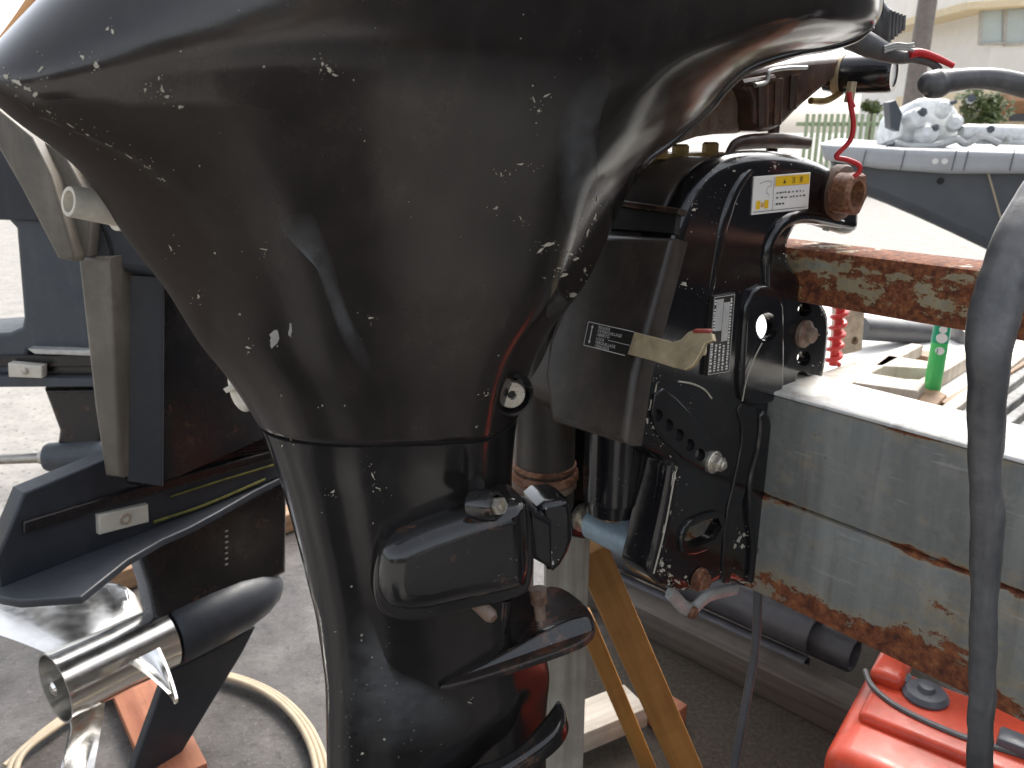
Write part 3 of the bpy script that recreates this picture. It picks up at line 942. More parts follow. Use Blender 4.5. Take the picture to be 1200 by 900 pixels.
# --- swivel tube and its rusted collar
ta = at(640, 425, .785); ta2 = V((ta.x, ta.y, at(640, 575, .775).z))
q = MB(); lathe(q, ta2 - Z * .02, Z, [(0, .032), (.24, .030)], 36); q.build('swivel_tube', M['tube'], motor)
for (py, r_, hh, mm) in ((571, .036, .010, 'rust'), (582, .034, .008, 'rust_tan'), (560, .0335, .006, 'rust')):
    q = MB(); pz = at(640, py, .75).z
    lathe(q, V((ta.x, ta.y, pz)), Z, [(-hh / 2, r_ * .97), (-hh / 3, r_), (hh / 3, r_), (hh / 2, r_ * .97)], 40)
    q.build('collar', M[mm], motor)
# --- trim cylinder
cy0 = at(718, 600, .745)
q = MB(); lathe(q, cy0, Z, [(0, .024), (.004, .0285), (.018, .030), (.019, .031), (.14, .031)], 36)
q.build('trim_cylinder', M['bracket'], motor)
q = MB(); lathe(q, at(762, 560, .79), Z, [(-.06, .008), (.06, .008)], 14); q.build('hydraulic_pipe', M['rust'], motor)

# --- swivel bracket: profile seen from starboard, running to port
q = MB()
prof = chaikin([bp(x, y) for x, y in [(733, 520), (752, 440), (776, 345), (797, 252), (812, 215), (840, 190), (890, 182), (900, 240), (850, 300), (830, 420), (800, 528)]], 2)
prof = [p - S5 * .020 for p in prof]
plate(q, prof, S5, .125, .006)
sw = q.build('swivel_bracket', M['swivel'], motor)
# recess band and ledge on its aft face
PA = bp(776, 345) - S5 * .02
AN = (-F5).normalized()
def aft(px, py, off=0.0):
    # aft face of the swivel bracket leans back: plane through its lower and upper edge
    a, b = bp(752, 440), bp(797, 252)
    up_ = (b - a).normalized()
    n_ = S5.cross(up_).normalized()
    if n_.dot(AN) < 0: n_ = -n_
    return onp(px, py, a + n_ * off, n_), n_
def aftplate(pl, off, T, r, it=0):
    n_ = aft(700, 400)[1]
    pp = [aft(x, y, off)[0] for x, y in pl]
    if it: pp = chaikin(pp, it)
    return plate(MB(), pp, n_, T, r)
aftplate([(716, 240), (794, 250), (790, 274), (708, 268)], .004, .006, .0015).build('recess_band', M['dark'], sw)
aftplate([(724, 233), (797, 244), (794, 251), (720, 241)], .008, .01, .002).build('ledge', M['swivel_top'], sw)
aftplate([(700, 272), (788, 278), (745, 440), (733, 522), (645, 494), (636, 440), (642, 398), (664, 345)], .014, .022, .007, 0).build('cover_plate', M['swivel'], sw)

# --- starboard clamp bracket
holes = [circ(943, 363, 8, 8), circ(942, 420, 8, 9), circ(940, 444, 8, 9)]
slot = [(802, 632), (808, 618), (825, 610), (842, 607), (846, 618), (838, 632), (820, 640), (806, 642)]
outl = [(795, 262), (803, 238), (820, 205), (845, 185), (880, 176), (925, 177), (962, 187), (992, 203), (1008, 222), (1011, 250), (1008, 278), (985, 273), (952, 262), (936, 268), (926, 288), (930, 308), (948, 330), (968, 352), (977, 372), (974, 410), (969, 446), (950, 466), (918, 486), (906, 500),
        (906, 530), (901, 560), (903, 610), (905, 650), (900, 690), (878, 692), (850, 682), (828, 694), (800, 698), (776, 688), (763, 672), (770, 640), (778, 600), (786, 555), (784, 541), (752, 524), (740, 505), (745, 470), (762, 400), (780, 325)]
op = [V((x, y)) for x, y in outl]
op = [V((p.x, p.y)) for p in chaikin(op, 2)]
q = MB()
adj = []
for k in range(5):
    x, y = 771 + k * 12.4, 487 + k * 11.5
    adj.append(circ(x, y, 6, 7.5, 14))
pocket = circ(899, 385, 14, 18, 22)
plate(q, [bp(p.x, p.y) for p in op], S5, .0145, .013, holes=[[bp(x, y) for x, y in h] for h in holes + [slot] + adj + [pocket]], steps=6)
fl = [(795, 262), (780, 325), (762, 400), (745, 470), (740, 505), (752, 524), (784, 541), (786, 555), (778, 600), (770, 640), (763, 672), (776, 688)]
fl2 = [(x + 30, y - 2) for x, y in fl][::-1]
fl = [(p.x, p.y) for p in catmull([V(p) for p in fl], 5)]; fl2 = [(p.x, p.y) for p in catmull([V(p) for p in fl2], 5)]
q2 = MB(); plate(q2, [bp(x, y) - S5 * .0015 for x, y in fl + fl2], S5, .036, .006)
cb = q.build('clamp_bracket', M['bracket'], motor, angle=50)
q2.build('aft_flange', M['bracket'], cb)
BV_BR = q.bvh()
BIN = S5 * -.0
# raised casting features on the outer face
def face_boss(name, pl, hgt, r, it=2, mat='bracket', holes_=(), thru=False):
    pp = [bp(x, y, hgt) for x, y in pl]
    if it: pp = chaikin(pp, it)
    qq = MB()
    plate(qq, pp, S5, hgt + .002, r, holes=[[bp(x, y, hgt) for x, y in h] for h in holes_], blind=hgt + .001 if holes_ and not thru else None)
    return qq.build(name, M[mat], cb)
# pocketed boss with its gable top
face_boss('boss', [(877, 345), (898, 330), (920, 345), (921, 400), (920, 464), (906, 474), (880, 476), (868, 466), (872, 400)], .006, .005, 1, holes_=(circ(899, 383, 13, 17, 22),), thru=True)
# curved rib running up from the boss to the notch
q = MB(); tube(q, [bp(x, y, -.002) for x, y in [(897, 335), (897, 300), (905, 272), (922, 257), (945, 254), (985, 262)]], [.007, .008, .008, .008, .007, .005], 12)
q.build('rib', M['bracket'], cb)
# long rounded rib that gives the highlight up the middle
q = MB(); tube(q, [bp(x, y, -.0062) for x, y in [(890, 190), (862, 212), (845, 250), (834, 300), (825, 350), (812, 395)]], [.004, .009, .010, .009, .007, .003], 12)
q.build('rib', M['bracket'], cb)
# flange down the forward edge
face_boss('flange', [(893, 478), (906, 490), (906, 530), (900, 560), (902, 610), (905, 640), (901, 690), (880, 692), (884, 640), (878, 600), (880, 560), (892, 520)], .006, .004, 1)
face_boss('web', [(862, 470), (890, 478), (893, 520), (876, 570), (862, 620), (858, 684), (846, 684), (850, 610), (862, 560), (872, 510)], .0022, .002, 1)
# adjusting-hole quadrant, edge picked out by wear
face_boss('quadrant', [(770, 450), (800, 470), (850, 535), (858, 560), (830, 553), (795, 535), (762, 497)], .003, .002, 1, holes_=adj)
face_boss('slot_rim', [(797, 634), (804, 614), (824, 603), (846, 598), (853, 612), (845, 636), (822, 650), (801, 652)], .004, .0025, 1, holes_=(slot,), thru=True)
q = MB(); tube(q, [bp(x, y, .002) for x, y in [(812, 392), (806, 412), (820, 440), (836, 470)]], .002, 8)
# chips and bared edges
bcs = [(768, 455, 2, 12, 10), (762, 475, 2, 10, 8), (758, 492, 3, 7, -10), (767, 502, 7, 2, 40), (785, 520, 9, 1.6, 38), (776, 668, 5, 4, 0), (770, 675, 4, 6, 20), (790, 690, 6, 3, 30), (800, 690, 5, 3, 0), (783, 682, 4, 5, 0), (812, 692, 4, 3, 0), (866, 632, 4, 8, 15), (870, 640, 4, 4, 0), (861, 640, 3, 5, 0),
       (850, 655, 3, 4, 0), (847, 665, 2, 2, 0), (882, 625, 2.2, 14, 2), (881, 655, 2, 12, 0), (872, 682, 8, 2, 8), (795, 248, 3, 2, 0), (812, 246, 4, 3, 0), (801, 333, 6, 4, 10), (842, 440, 1, 1.4, 0), (918, 297, 1.4, 1.4, 0), (780, 595, 1.6, 9, 15), (777, 620, 1.4, 10, 10), (788, 560, 1.2, 14, 12),
       (950, 262, 4, 1.3, 0), (928, 300, 1.4, 10, -10), (945, 328, 1.3, 12, -40), (966, 354, 1.2, 8, -30), (968, 440, 1.4, 10, 10), (961, 452, 1.6, 6, 40), (925, 481, 1.4, 8, 60), (958, 190, 9, 1.6, 16), (920, 181, 12, 1.2, 2), (908, 195, 2.2, 5, 0), (860, 200, 3, 2, 0)]
bcs += [(785, 674, 5, 4, 20), (794, 682, 6, 3, 25), (812, 684, 5, 3, 0), (776, 660, 3, 6, 10), (784, 664, 3, 3, 0), (803, 676, 3, 3, 0), (820, 690, 4, 2, 0), (872, 626, 3, 4, 0), (858, 634, 2, 4, 0), (880, 676, 3, 5, 0), (893, 668, 2, 6, 0)]
mcx = V((870, 420))
for i in range(0, len(op), 2):
    a_ = op[i]; b_ = op[(i + 1) % len(op)]
    if random.random() < .5:
        nrm = V((-(b_ - a_).y, (b_ - a_).x)).normalized()
        m_ = (a_ + b_) / 2
        if (mcx - m_).dot(nrm) < 0: nrm = -nrm
        m_ = m_ + nrm * random.uniform(5, 8)
        bcs.append((m_.x, m_.y, random.uniform(1.5, 5), random.uniform(.6, 1.3), math.degrees(math.atan2((b_ - a_).y, (b_ - a_).x))))
for _ in range(30):
    bcs.append((random.uniform(770, 960), random.uniform(200, 690), random.uniform(.5, 1.2), random.uniform(.5, 1.4), random.uniform(0, 90)))
chips('paint_chip', BV_BR, bcs, M['chip'], cb)
chips('blue_paint_patch', BV_BR, [(955, 268, 10, 4, 5), (968, 270, 9, 3.5, 8), (945, 270, 5, 5, 0), (935, 284, 3, 8, 10), (932, 296, 2, 4, 0)], M['blue_chip'], cb)
# white scratches
def scratch(pl, r=.0006, mat='chip', off=.0085):
    qq = MB(); tube(qq, [bp(x, y, off) for x, y in pl], r, 6); return qq.build('scratch', M[mat], cb)
scratch([(893, 402), (884, 420), (875, 445), (870, 470)])
scratch([(795, 447), (812, 450), (826, 457), (834, 467)], .0009, off=.001)
scratch([(770, 446), (764, 470), (757, 492), (770, 508), (794, 534), (790, 560), (779, 620), (766, 672)], .0009, off=-.001)

# bolts on the bracket
bn = (S5 * .98 - Z * .02).normalized()
bolt('bolt', M['bright_steel'], bp(835, 541, .003), S5, .0082, .013, cb, .0115)
bolt('bolt', M['rust'], bp(820, 679, .003), S5, .0095, .010, cb, .0125, label='rusty red brown bolt')
q = MB(); lathe(q, bp(942, 391, .001), S5, [(-.02, .0145), (.003, .0150), (.005, .012), (.006, .009), (.011, .0085), (.013, .006)], 13)
q.build('bolt', M['rust_tan'], cb)
# tilt tube nut
q = MB(); lathe(q, bp(983, 226, .000), S5, [(-.004, .0285), (.004, .0285), (.006, .027)], 32); q.build('washer', M['rust_tan'], cb)
q = MB(); lathe(q, bp(983, 226, .005), S5, [(0, .0235), (.016, .0240), (.020, .021)], sides=6, twist=.3)
lathe(q, bp(983, 226, .022), S5, [(0, .0195), (.016, .0195), (.019, .017), (.019, .0125), (.002, .0115)], 30)
q.build('tilt_nut', M['rust'], cb)
# lower foot of the bracket
q = MB(); tube(q, [bp(x, y, -.012) for x, y in [(785, 694), (808, 715), (830, 698), (862, 690)]], .0075, 10, flat=.6, dens=3)
q.build('clamp_foot', M['alu'], motor)
q = MB(); lathe(q, bp(808, 716, -.012), S5, [(-.006, .007), (.006, .007), (.008, .005)], 14); q.build('bolt', M['rust'], motor)
# thrust rod between the brackets
ra, rb_ = bp(775, 652, -.03), bp(775, 652, -.135)
q = MB(); lathe(q, ra, -S5, [(0, .0190), (.098, .0190), (.100, .017)], 32); q.build('thrust_rod', M['blue_rod'], motor)
q = MB(); lathe(q, ra - S5 * .100, -S5, [(0, .012), (.012, .012), (.012, .0165), (.018, .0165), (.019, .012)], 26); q.build('rod_end', M['bright_steel'], motor)
# port bracket, mostly hidden
q = MB(); plate(q, [bp(min(p.x, 905 + (p.x - 905) * .1 if p.y > 280 else p.x), p.y) - S5 * .15 for p in op], S5, .03, .005); q.build('clamp_bracket', M['bracket'], motor, label='port clamp bracket behind the swivel')

# release lever and its label
lo_ = .020
n_ = aft(700, 400)[1]
q = MB()
lp = [aft(x, y, lo_)[0] for x, y in [(743, 389), (770, 396), (787, 401), (797, 398), (806, 389), (814, 386), (834, 391), (836, 399), (826, 403), (820, 416), (812, 429), (803, 434), (790, 431), (765, 423), (735, 415)]]
plate(q, lp, n_, .004, .001)
lev = q.build('release_lever', M['cream'], motor)
q = MB(); beam(q, aft(813, 388, lo_ - .001)[0], aft(834, 388, lo_ - .001)[0], .006, .0035); q.build('lever_tip', M['red_paint'], lev)
q = MB(); beam(q, aft(822, 408, lo_ - .004)[0], aft(822, 408, -.03)[0], .008, .012); q.build('lever_shank', M['cream'], lev)
lab = aftplate([(689, 376), (746, 390), (738, 419), (683, 405)], .0150, .0006, .0002)
labo = lab.build('lever_label', M['label_black'], motor)
O_ = aft(683, 405, .0155)[0]; R_ = (aft(738, 419, .0155)[0] - O_); U_ = (aft(689, 376, .0155)[0] - O_)
lw, lh = R_.length, U_.length; R_ = R_ / lw; U_ = U_ / lh
q = MB()
for i, s_ in enumerate(['RELEASE', 'DEVEROUILLAGE', 'ABIERTO', 'LOCK', 'VEROUILLAGE', 'CERRADO']):
    text_mesh(q, s_, lh * .165, O_ + R_ * lw * .25 + U_ * (lh * (.80 - .145 * i - (.02 if i > 2 else 0))), R_, U_)
def bar(mb, a, b, t):
    """flat printed line from a to b (label units 0..1)"""
    A = O_ + R_ * lw * a[0] + U_ * lh * a[1]; B = O_ + R_ * lw * b[0] + U_ * lh * b[1]
    d = (B - A).normalized(); s_ = n_.cross(d) * t
    mb.add([A - s_, B - s_, B + s_, A + s_], [[0, 1, 2, 3]])
bar(q, (.02, .03), (.9, .03), .0003); bar(q, (.02, .97), (.98, .97), .0003); bar(q, (.015, .03), (.015, .97), .0003); bar(q, (.5, .44), (.95, .44), .0002)
bar(q, (.12, .25), (.12, .78), .0006)
for yy, sg in ((.78, 1), (.25, -1)):
    A = O_ + R_ * lw * .12 + U_ * lh * yy
    q.add([A - R_ * .0017, A + R_ * .0017, A + U_ * .0025 * sg], [[0, 1, 2]])
q.build('label_print', M['white_print'], labo, fix=False)

# warning sticker
def quad_frame(c4, off, plane='b'):
    P4 = [bp(x, y, off) for x, y in c4]     # bl, br, tr, tl
    return P4
def quv(P4, u, v_):
    return (P4[0] * (1 - u) + P4[1] * u) * (1 - v_) + (P4[3] * (1 - u) + P4[2] * u) * v_
def qrect(mb, P4, u0, v0, u1, v1):
    mb.add([quv(P4, u0, v0), quv(P4, u1, v0), quv(P4, u1, v1), quv(P4, u0, v1)], [[0, 1, 2, 3]])
c4 = [(881, 252), (947, 245), (950, 202), (884, 207)]
q = MB(); plate(q, [bp(x, y, .0014) for x, y in c4], S5, .0012, .0003); stk = q.build('warning_sticker', M['sticker_white'], cb)
P4 = quad_frame(c4, .0018)
q = MB(); qrect(q, P4, .37, .70, .985, .96); q.build('sticker_band', M['sticker_yellow'], stk, fix=False)
q = MB()
for u in (.06, .20): qrect(q, P4, u, .14, u + .07, .36)
q.build('sticker_band', M['sticker_yellow'], stk, fix=False)
q = MB(); qrect(q, P4, .145, .18, .185, .30); q.build('sticker_mark', M['sticker_orange'], stk, fix=False)
P4 = quad_frame(c4, .0021)
O2 = quv(P4, 0, 0); R2 = (quv(P4, 1, 0) - O2); U2 = (quv(P4, 0, 1) - O2); w2, h2 = R2.length, U2.length; R2 /= w2; U2 /= h2
q = MB()
def tri(u, v_, s_):
    A = quv(P4, u, v_); q.add([A - R2 * s_, A + R2 * s_, A + U2 * s_ * 1.8], [[0, 1, 2]])
tri(.53, .765, .0022)
text_mesh(q, '注', .0065, quv(P4, .66, .765), R2, U2); text_mesh(q, '意', .0065, quv(P4, .80, .765), R2, U2)
random.seed(3)
for row in range(2):
    u = .40
    while u < .93:
        wd = random.uniform(.018, .05)
        qrect(q, P4, u, .50 - row * .13, u + wd, .50 - row * .13 + random.uniform(.025, .05)); u += wd + random.uniform(.012, .05)
for u in (.40, .45, .51): qrect(q, P4, u, .20, u + .035, .25)
for a_, b_ in (((.345, .05), (.345, .95)), ((.02, .07), (.97, .07))):
    A, B = quv(P4, *a_), quv(P4, *b_); d = (B - A).normalized(); s_ = S5.cross(d) * .00025
    q.add([A - s_, B - s_, B + s_, A + s_], [[0, 1, 2, 3]])
# line drawing of a lowered engine on the sticker
dr = [(.10, .80), (.20, .86), (.30, .85), (.30, .72), (.24, .70), (.22, .56), (.27, .50), (.27, .42)]
for a_, b_ in zip(dr, dr[1:]):
    A, B = quv(P4, *a_), quv(P4, *b_); d = (B - A).normalized(); s_ = S5.cross(d) * .0002
    q.add([A - s_, B - s_, B + s_, A + s_], [[0, 1, 2, 3]])
q.build('sticker_print', M['black_print'], stk, fix=False)

# data plate
c4 = [(829, 441), (855, 437), (862, 343), (837, 347)]
q = MB(); plate(q, [bp(x, y, .0050) for x, y in c4], S5, .006, .0006); dpl = q.build('data_plate', M['label_black'], cb)
P4 = quad_frame(c4, .0054)
q = MB(); qrect(q, P4, .14, .56, .46, .95); qrect(q, P4, .48, .42, .78, .90); q.build('blank_field', M['label_silver'], dpl, fix=False)
q = MB()
for (a_, b_) in (((.03, .02), (.97, .02)), ((.03, .98), (.97, .98)), ((.03, .02), (.03, .98)), ((.97, .02), (.97, .98))):
    A, B = quv(P4, *a_), quv(P4, *b_); d = (B - A).normalized(); s_ = S5.cross(d) * .00022
    q.add([A - s_, B - s_, B + s_, A + s_], [[0, 1, 2, 3]])
for cu_ in (.10, .28, .46, .64, .84):
    v_ = .05
    top_ = .95 if cu_ in (.84, .10) else .38
    while v_ < top_:
        hh = random.uniform(.012, .03)
        if not (cu_ == .10 and v_ > .5 and random.random() < .3):
            qrect(q, P4, cu_ - .045, v_, cu_ + random.uniform(.02, .05), v_ + hh)
        v_ += hh + random.uniform(.008, .02)
q.build('plate_print', M['white_print'], dpl, fix=False)

# --- rusted steering bracket and engine mount under the front of the casing
PS = PB - S5 * .06
def sp(px, py, off=0): return onp(px, py, PS + S5 * off, S5)
q = MB(); plate(q, chaikin([sp(x, y) for x, y in [(742, 192), (790, 140), (822, 112), (868, 84), (892, 92), (890, 130), (882, 156), (830, 158), (800, 168), (775, 180)]], 1), S5, .06, .008)
fb = q.build('steering_bracket', M['rust_tan'], motor)
q = MB(); plate(q, chaikin([sp(x, y, .02) for x, y in [(862, 92), (880, 78), (975, 66), (1000, 68), (990, 84), (962, 106), (936, 128), (915, 150), (900, 155), (884, 153), (886, 110)]], 1), S5, .07, .006)
em = q.build('engine_mount', M['rust_dark'], motor)
for (x0, y0, x1, y1, r_) in ((893, 95, 893, 148, .006), (912, 92, 910, 146, .005), (930, 88, 928, 128, .005), (868, 98, 905, 92, .004)):
    q = MB(); tube(q, [sp(x0, y0, .021), sp(x1, y1, .021)], r_, 8, dens=1); q.build('rib', M['rust_dark'], em)
q = MB(); tube(q, [sp(x, y, .026) for x, y in [(885, 100), (898, 96), (902, 84), (920, 80), (945, 79)]], .0022, 8); q.build('drain_hose', M['alu'], em)
q = MB(); tube(q, [sp(x, y, .02) for x, y in [(950, 118), (968, 118), (985, 108), (992, 95), (984, 88)]], .0035, 8); q.build('loop_bracket', M['brass'], em)
q = MB(); tube(q, [sp(x, y, .012) for x, y in [(853, 182), (862, 170), (880, 166), (915, 165), (948, 168)]], [.005, .0065, .0075, .0075, .006], 12, flat=.6); q.build('tilt_handle', M['rust_dark'], motor)
for (x, y) in ((772, 178), (797, 175), (832, 172)):
    q = MB(); lathe(q, sp(x, y + 8, -.01), Z, [(0, .008), (.009, .008), (.011, .006)], sides=6); q.build('bolt', M['brass'], motor)
q = MB(); plate(q, [sp(x, y, -.01) for x, y in [(756, 182), (850, 178), (850, 186), (756, 192)]], S5, .03, .002); q.build('steering_arm', M['brass'], motor)
q = MB(); lathe(q, sp(905, 170, .0), Z, [(-.02, .006), (.03, .006)], 12); q.build('pivot_pin', M['rust_dark'], motor)
# black cap with pale end, and its clip
ca = sp(990, 88, .02); cd = (V((.80, -.62, 0)) + Z * .0).normalized()
q = MB(); lathe(q, ca, cd, [(-.02, .016), (0, .0195), (.046, .0195), (.050, .018), (.050, .0135), (.046, .0135)], 30); cap = q.build('rubber_cap', M['bracket'], motor)
q = MB(); lathe(q, ca, cd, [(.030, .0132), (.048, .0132)], 24); q.build('cap_end', M['sticker_white'], cap)
q = MB(); lathe(q, ca - cd * .004, cd, [(-.005, .0205), (.003, .0205)], 24); q.build('cable_clip', M['cream'], cap)
q = MB(); lathe(q, at(996, 112, .79), V((.05, 0, 1)), [(-.006, .0045), (.012, .0040)], 12); q.build('connector', M['cream'], cap)
q = MB(); tube(q, [at(x, y, .785) for x, y in [(995, 108), (997, 124), (1000, 145), (996, 165), (980, 183), (992, 187), (1006, 193), (1007, 201), (1001, 207)]], .0024, 10)
q.build('red_wire', M['red_wire'], motor)
q = MB(); tube(q, [at(x, y, .785) for x, y in [(996, 116), (1000, 126)]], .0024, 8, dens=2); q.build('wire_stub', M['red_wire'], motor)
# front boot of the casing, wires leaving it
q = MB(); plate(q, chaikin([at(x, y, .775) for x, y in [(1030, -20), (1042, 2), (1062, 14), (1064, 30), (1052, 46), (1038, 56), (1026, 40)]], 1), V((.3, -1, 0)), .05, .006)
bt = q.build('rubber_boot', M['rubber'], motor)
for k in range(5):
    q = MB(); tube(q, [at(1044 + k * 4, 12 + k * 1.5, .77), at(1042 + k * 4.2, 50 - k * 3.5, .77)], .0014, 6, dens=1); q.build('rib', M['rubber'], bt)
q = MB(); tube(q, [at(x, y, .76) for x, y in [(985, 36), (1022, 55), (1050, 66), (1072, 68), (1090, 73), (1101, 81)]], [.012, .010, .0065, .0045, .004, .0035], 10); q.build('cable_sheath', M['rubber'], motor)
q = MB(); tube(q, [at(x, y, .755) for x, y in [(1066, 63), (1080, 62), (1098, 68), (1117, 77)]], [.0045, .0035, .003, .0025], 10); q.build('red_wire', M['red_wire'], motor)
for k in range(3):
    q = MB(); tube(q, [at(x, y + k * 3 - 3, .75) for x, y in [(1036, 58), (1050, 54), (1062, 55), (1071, 54 + k)]], .0012, 6); q.build('wire', M['alu'], motor)

# ------------------------------------------------------------------ second outboard (polished propeller), behind at left
F2, S2 = fr(38)
m2 = thing('outboard_motor', 'black outboard motor with a polished metal propeller standing behind at lower left', 'outboard motor', at(200, 760, 1.1), 'outboard motors')
P2 = at(200, 640, 1.06)            # a point on its starboard side plane
def s2(px, py, off=0): return onp(px, py, P2 + S2 * off, S2)
# leg housing: plan polygon between two heights
def prism(pl, zt, zb, r=.004):
    pp = [V((p.x, p.y, zt)) for p in pl]
    return plate(MB(), pp, Z, zt - zb, r)
za = at(150, 315, 1.0).z; zb_ = at(165, 562, 1.02).z
A_, B_, C_, D_ = at(146, 440, 1.0), at(193, 440, 1.03), at(340, 440, 1.24), at(300, 440, 1.34)
prism([A_, B_, C_, D_, at(150, 440, 1.22)], za + .05, zb_, .004).build('leg_housing', M['dark_black'], m2)
q = MB(); plate(q, [at(148, 322, 1.0) , at(193, 322, 1.026), at(192, 562, 1.026), at(150, 560, 1.0)], V((.35, -1, 0)), .008, .002); q.build('side_panel', M['blue_black'], m2)
# aft spine, the light on it put into its tan colour
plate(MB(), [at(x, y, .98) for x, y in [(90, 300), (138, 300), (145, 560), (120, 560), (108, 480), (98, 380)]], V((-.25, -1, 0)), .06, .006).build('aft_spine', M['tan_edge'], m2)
# upper cover, curved over the spine
q = MB(); plate(q, chaikin([at(x, y, 1.0) for x, y in [(70, 150), (260, 150), (262, 340), (150, 318), (98, 312), (84, 240)]], 1), V((.3, -1, .1)), .2, .012); uc = q.build('upper_cover', M['blue_black'], m2)
q = MB(); tube(q, [at(x, y, .985) for x, y in [(60, 165), (100, 225), (125, 275), (136, 318)]], .0022, 8); q.build('joint', M['dark'], uc)
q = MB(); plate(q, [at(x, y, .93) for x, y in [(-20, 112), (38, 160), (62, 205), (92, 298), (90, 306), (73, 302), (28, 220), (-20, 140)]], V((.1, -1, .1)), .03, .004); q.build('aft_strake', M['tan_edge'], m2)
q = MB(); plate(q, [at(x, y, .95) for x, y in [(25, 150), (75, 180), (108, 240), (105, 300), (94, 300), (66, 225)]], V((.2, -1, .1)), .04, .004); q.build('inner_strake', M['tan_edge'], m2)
# snout over the propeller: side polygon given depth
q = MB(); plate(q, [s2(x, y) for x, y in [(28, 578), (138, 532), (150, 566), (200, 570), (330, 530), (345, 552), (165, 626), (90, 655), (2, 690), (-6, 660)]], S2, .032, .004); sn = q.build('snout', M['blue_black'], m2)
q = MB(); plate(q, [s2(x, y, .006) for x, y in [(28, 612), (160, 572), (340, 522), (342, 532), (160, 586), (28, 626)]], S2, .02, .003); q.build('snout_ledge', M['dark_black'], sn)
q = MB(); tube(q, [s2(x, y, .003) for x, y in [(200, 582), (250, 566), (320, 545)]], .003, 8, flat=.6); q.build('algae_line', M['algae'], sn)
q = MB(); tube(q, [s2(x, y, .003) for x, y in [(180, 612), (240, 592), (310, 562)]], .004, 8, flat=.6); q.build('algae_line', M['algae'], sn)
# ventilation plate
pz = s2(2, 690).z + .002
q = MB(); plate(q, [onz(x, y, pz) for x, y in [(-14, 692), (0, 700), (24, 704), (95, 699), (150, 655), (190, 632), (222, 618), (257, 599), (300, 574), (345, 552)]] + [s2(345, 545) - S2 * .06 - Z * (s2(345, 545).z - pz), s2(2, 690) - S2 * .06 + Z * .002], Z, .010, .003); q.build('ventilation_plate', M['blue_black'], m2)
# anode tab
q = MB(); plate(q, [s2(x, y, .010) for x, y in [(116, 604), (174, 591), (175, 612), (117, 627)]], S2, .012, .002); an = q.build('anode', M['anode'], m2)
q = MB(); lathe(q, s2(147, 608, .010), S2, [(-.002, .008), (.002, .008), (.002, .0045), (-.003, .004)], 18); q.build('bolt', M['bright_steel'], an)
# intake grille
q = MB(); plate(q, [s2(x, y, -.004) for x, y in [(262, 470), (350, 465), (352, 535), (200, 582), (140, 580), (140, 545), (200, 556)]], S2, .02, .003); q.build('intake_panel', M['dark_black'], m2)
gm = MB()
for k in range(13):
    beam(gm, s2(277, 490 + k * 3.6, .004), s2(318, 487 + k * 3.4, .004), .004, .002, bev=0)
gm.build('intake_grille', M['dark_black'], m2)
# gear case strut and bullet
q = MB(); plate(q, [s2(x, y, -.022) for x, y in [(160, 640), (250, 604), (338, 556), (337, 672), (260, 712), (184, 732), (176, 690)]], S2, .04, .010); q.build('strut', M['dark_black'], m2)
PT = P2 - S2 * .042
a_n = onp(322, 684, PT, S2); a_h = onp(196, 744, PT, S2); a_e = onp(66, 806, PT, S2)
ax2 = (a_n - a_h); Lb = ax2.length; ax2 = ax2 / Lb
q = MB(); lathe(q, a_h, ax2, [(0, .050), (.004, .053), (Lb * .35, .053), (Lb * .62, .050), (Lb * .82, .042), (Lb * .95, .031), (Lb * 1.03, .017), (Lb * 1.07, .003)], 40); q.build('gear_case', M['blue_black'], m2)
q = MB()
for k in range(7): 
    p = s2(265, 622 + k * 6.5, -.0225); box(q, p, (S2, F2, Z), (.004, .005, .0026), .0006)
q.build('water_inlet', M['alu'], m2)
q = MB(); plate(q, [s2(x, y, -.034) for x, y in [(196, 790), (300, 735), (285, 765), (200, 905), (190, 925), (150, 925), (160, 890)]], S2, .014, .004); q.build('skeg', M['blue_black'], m2)
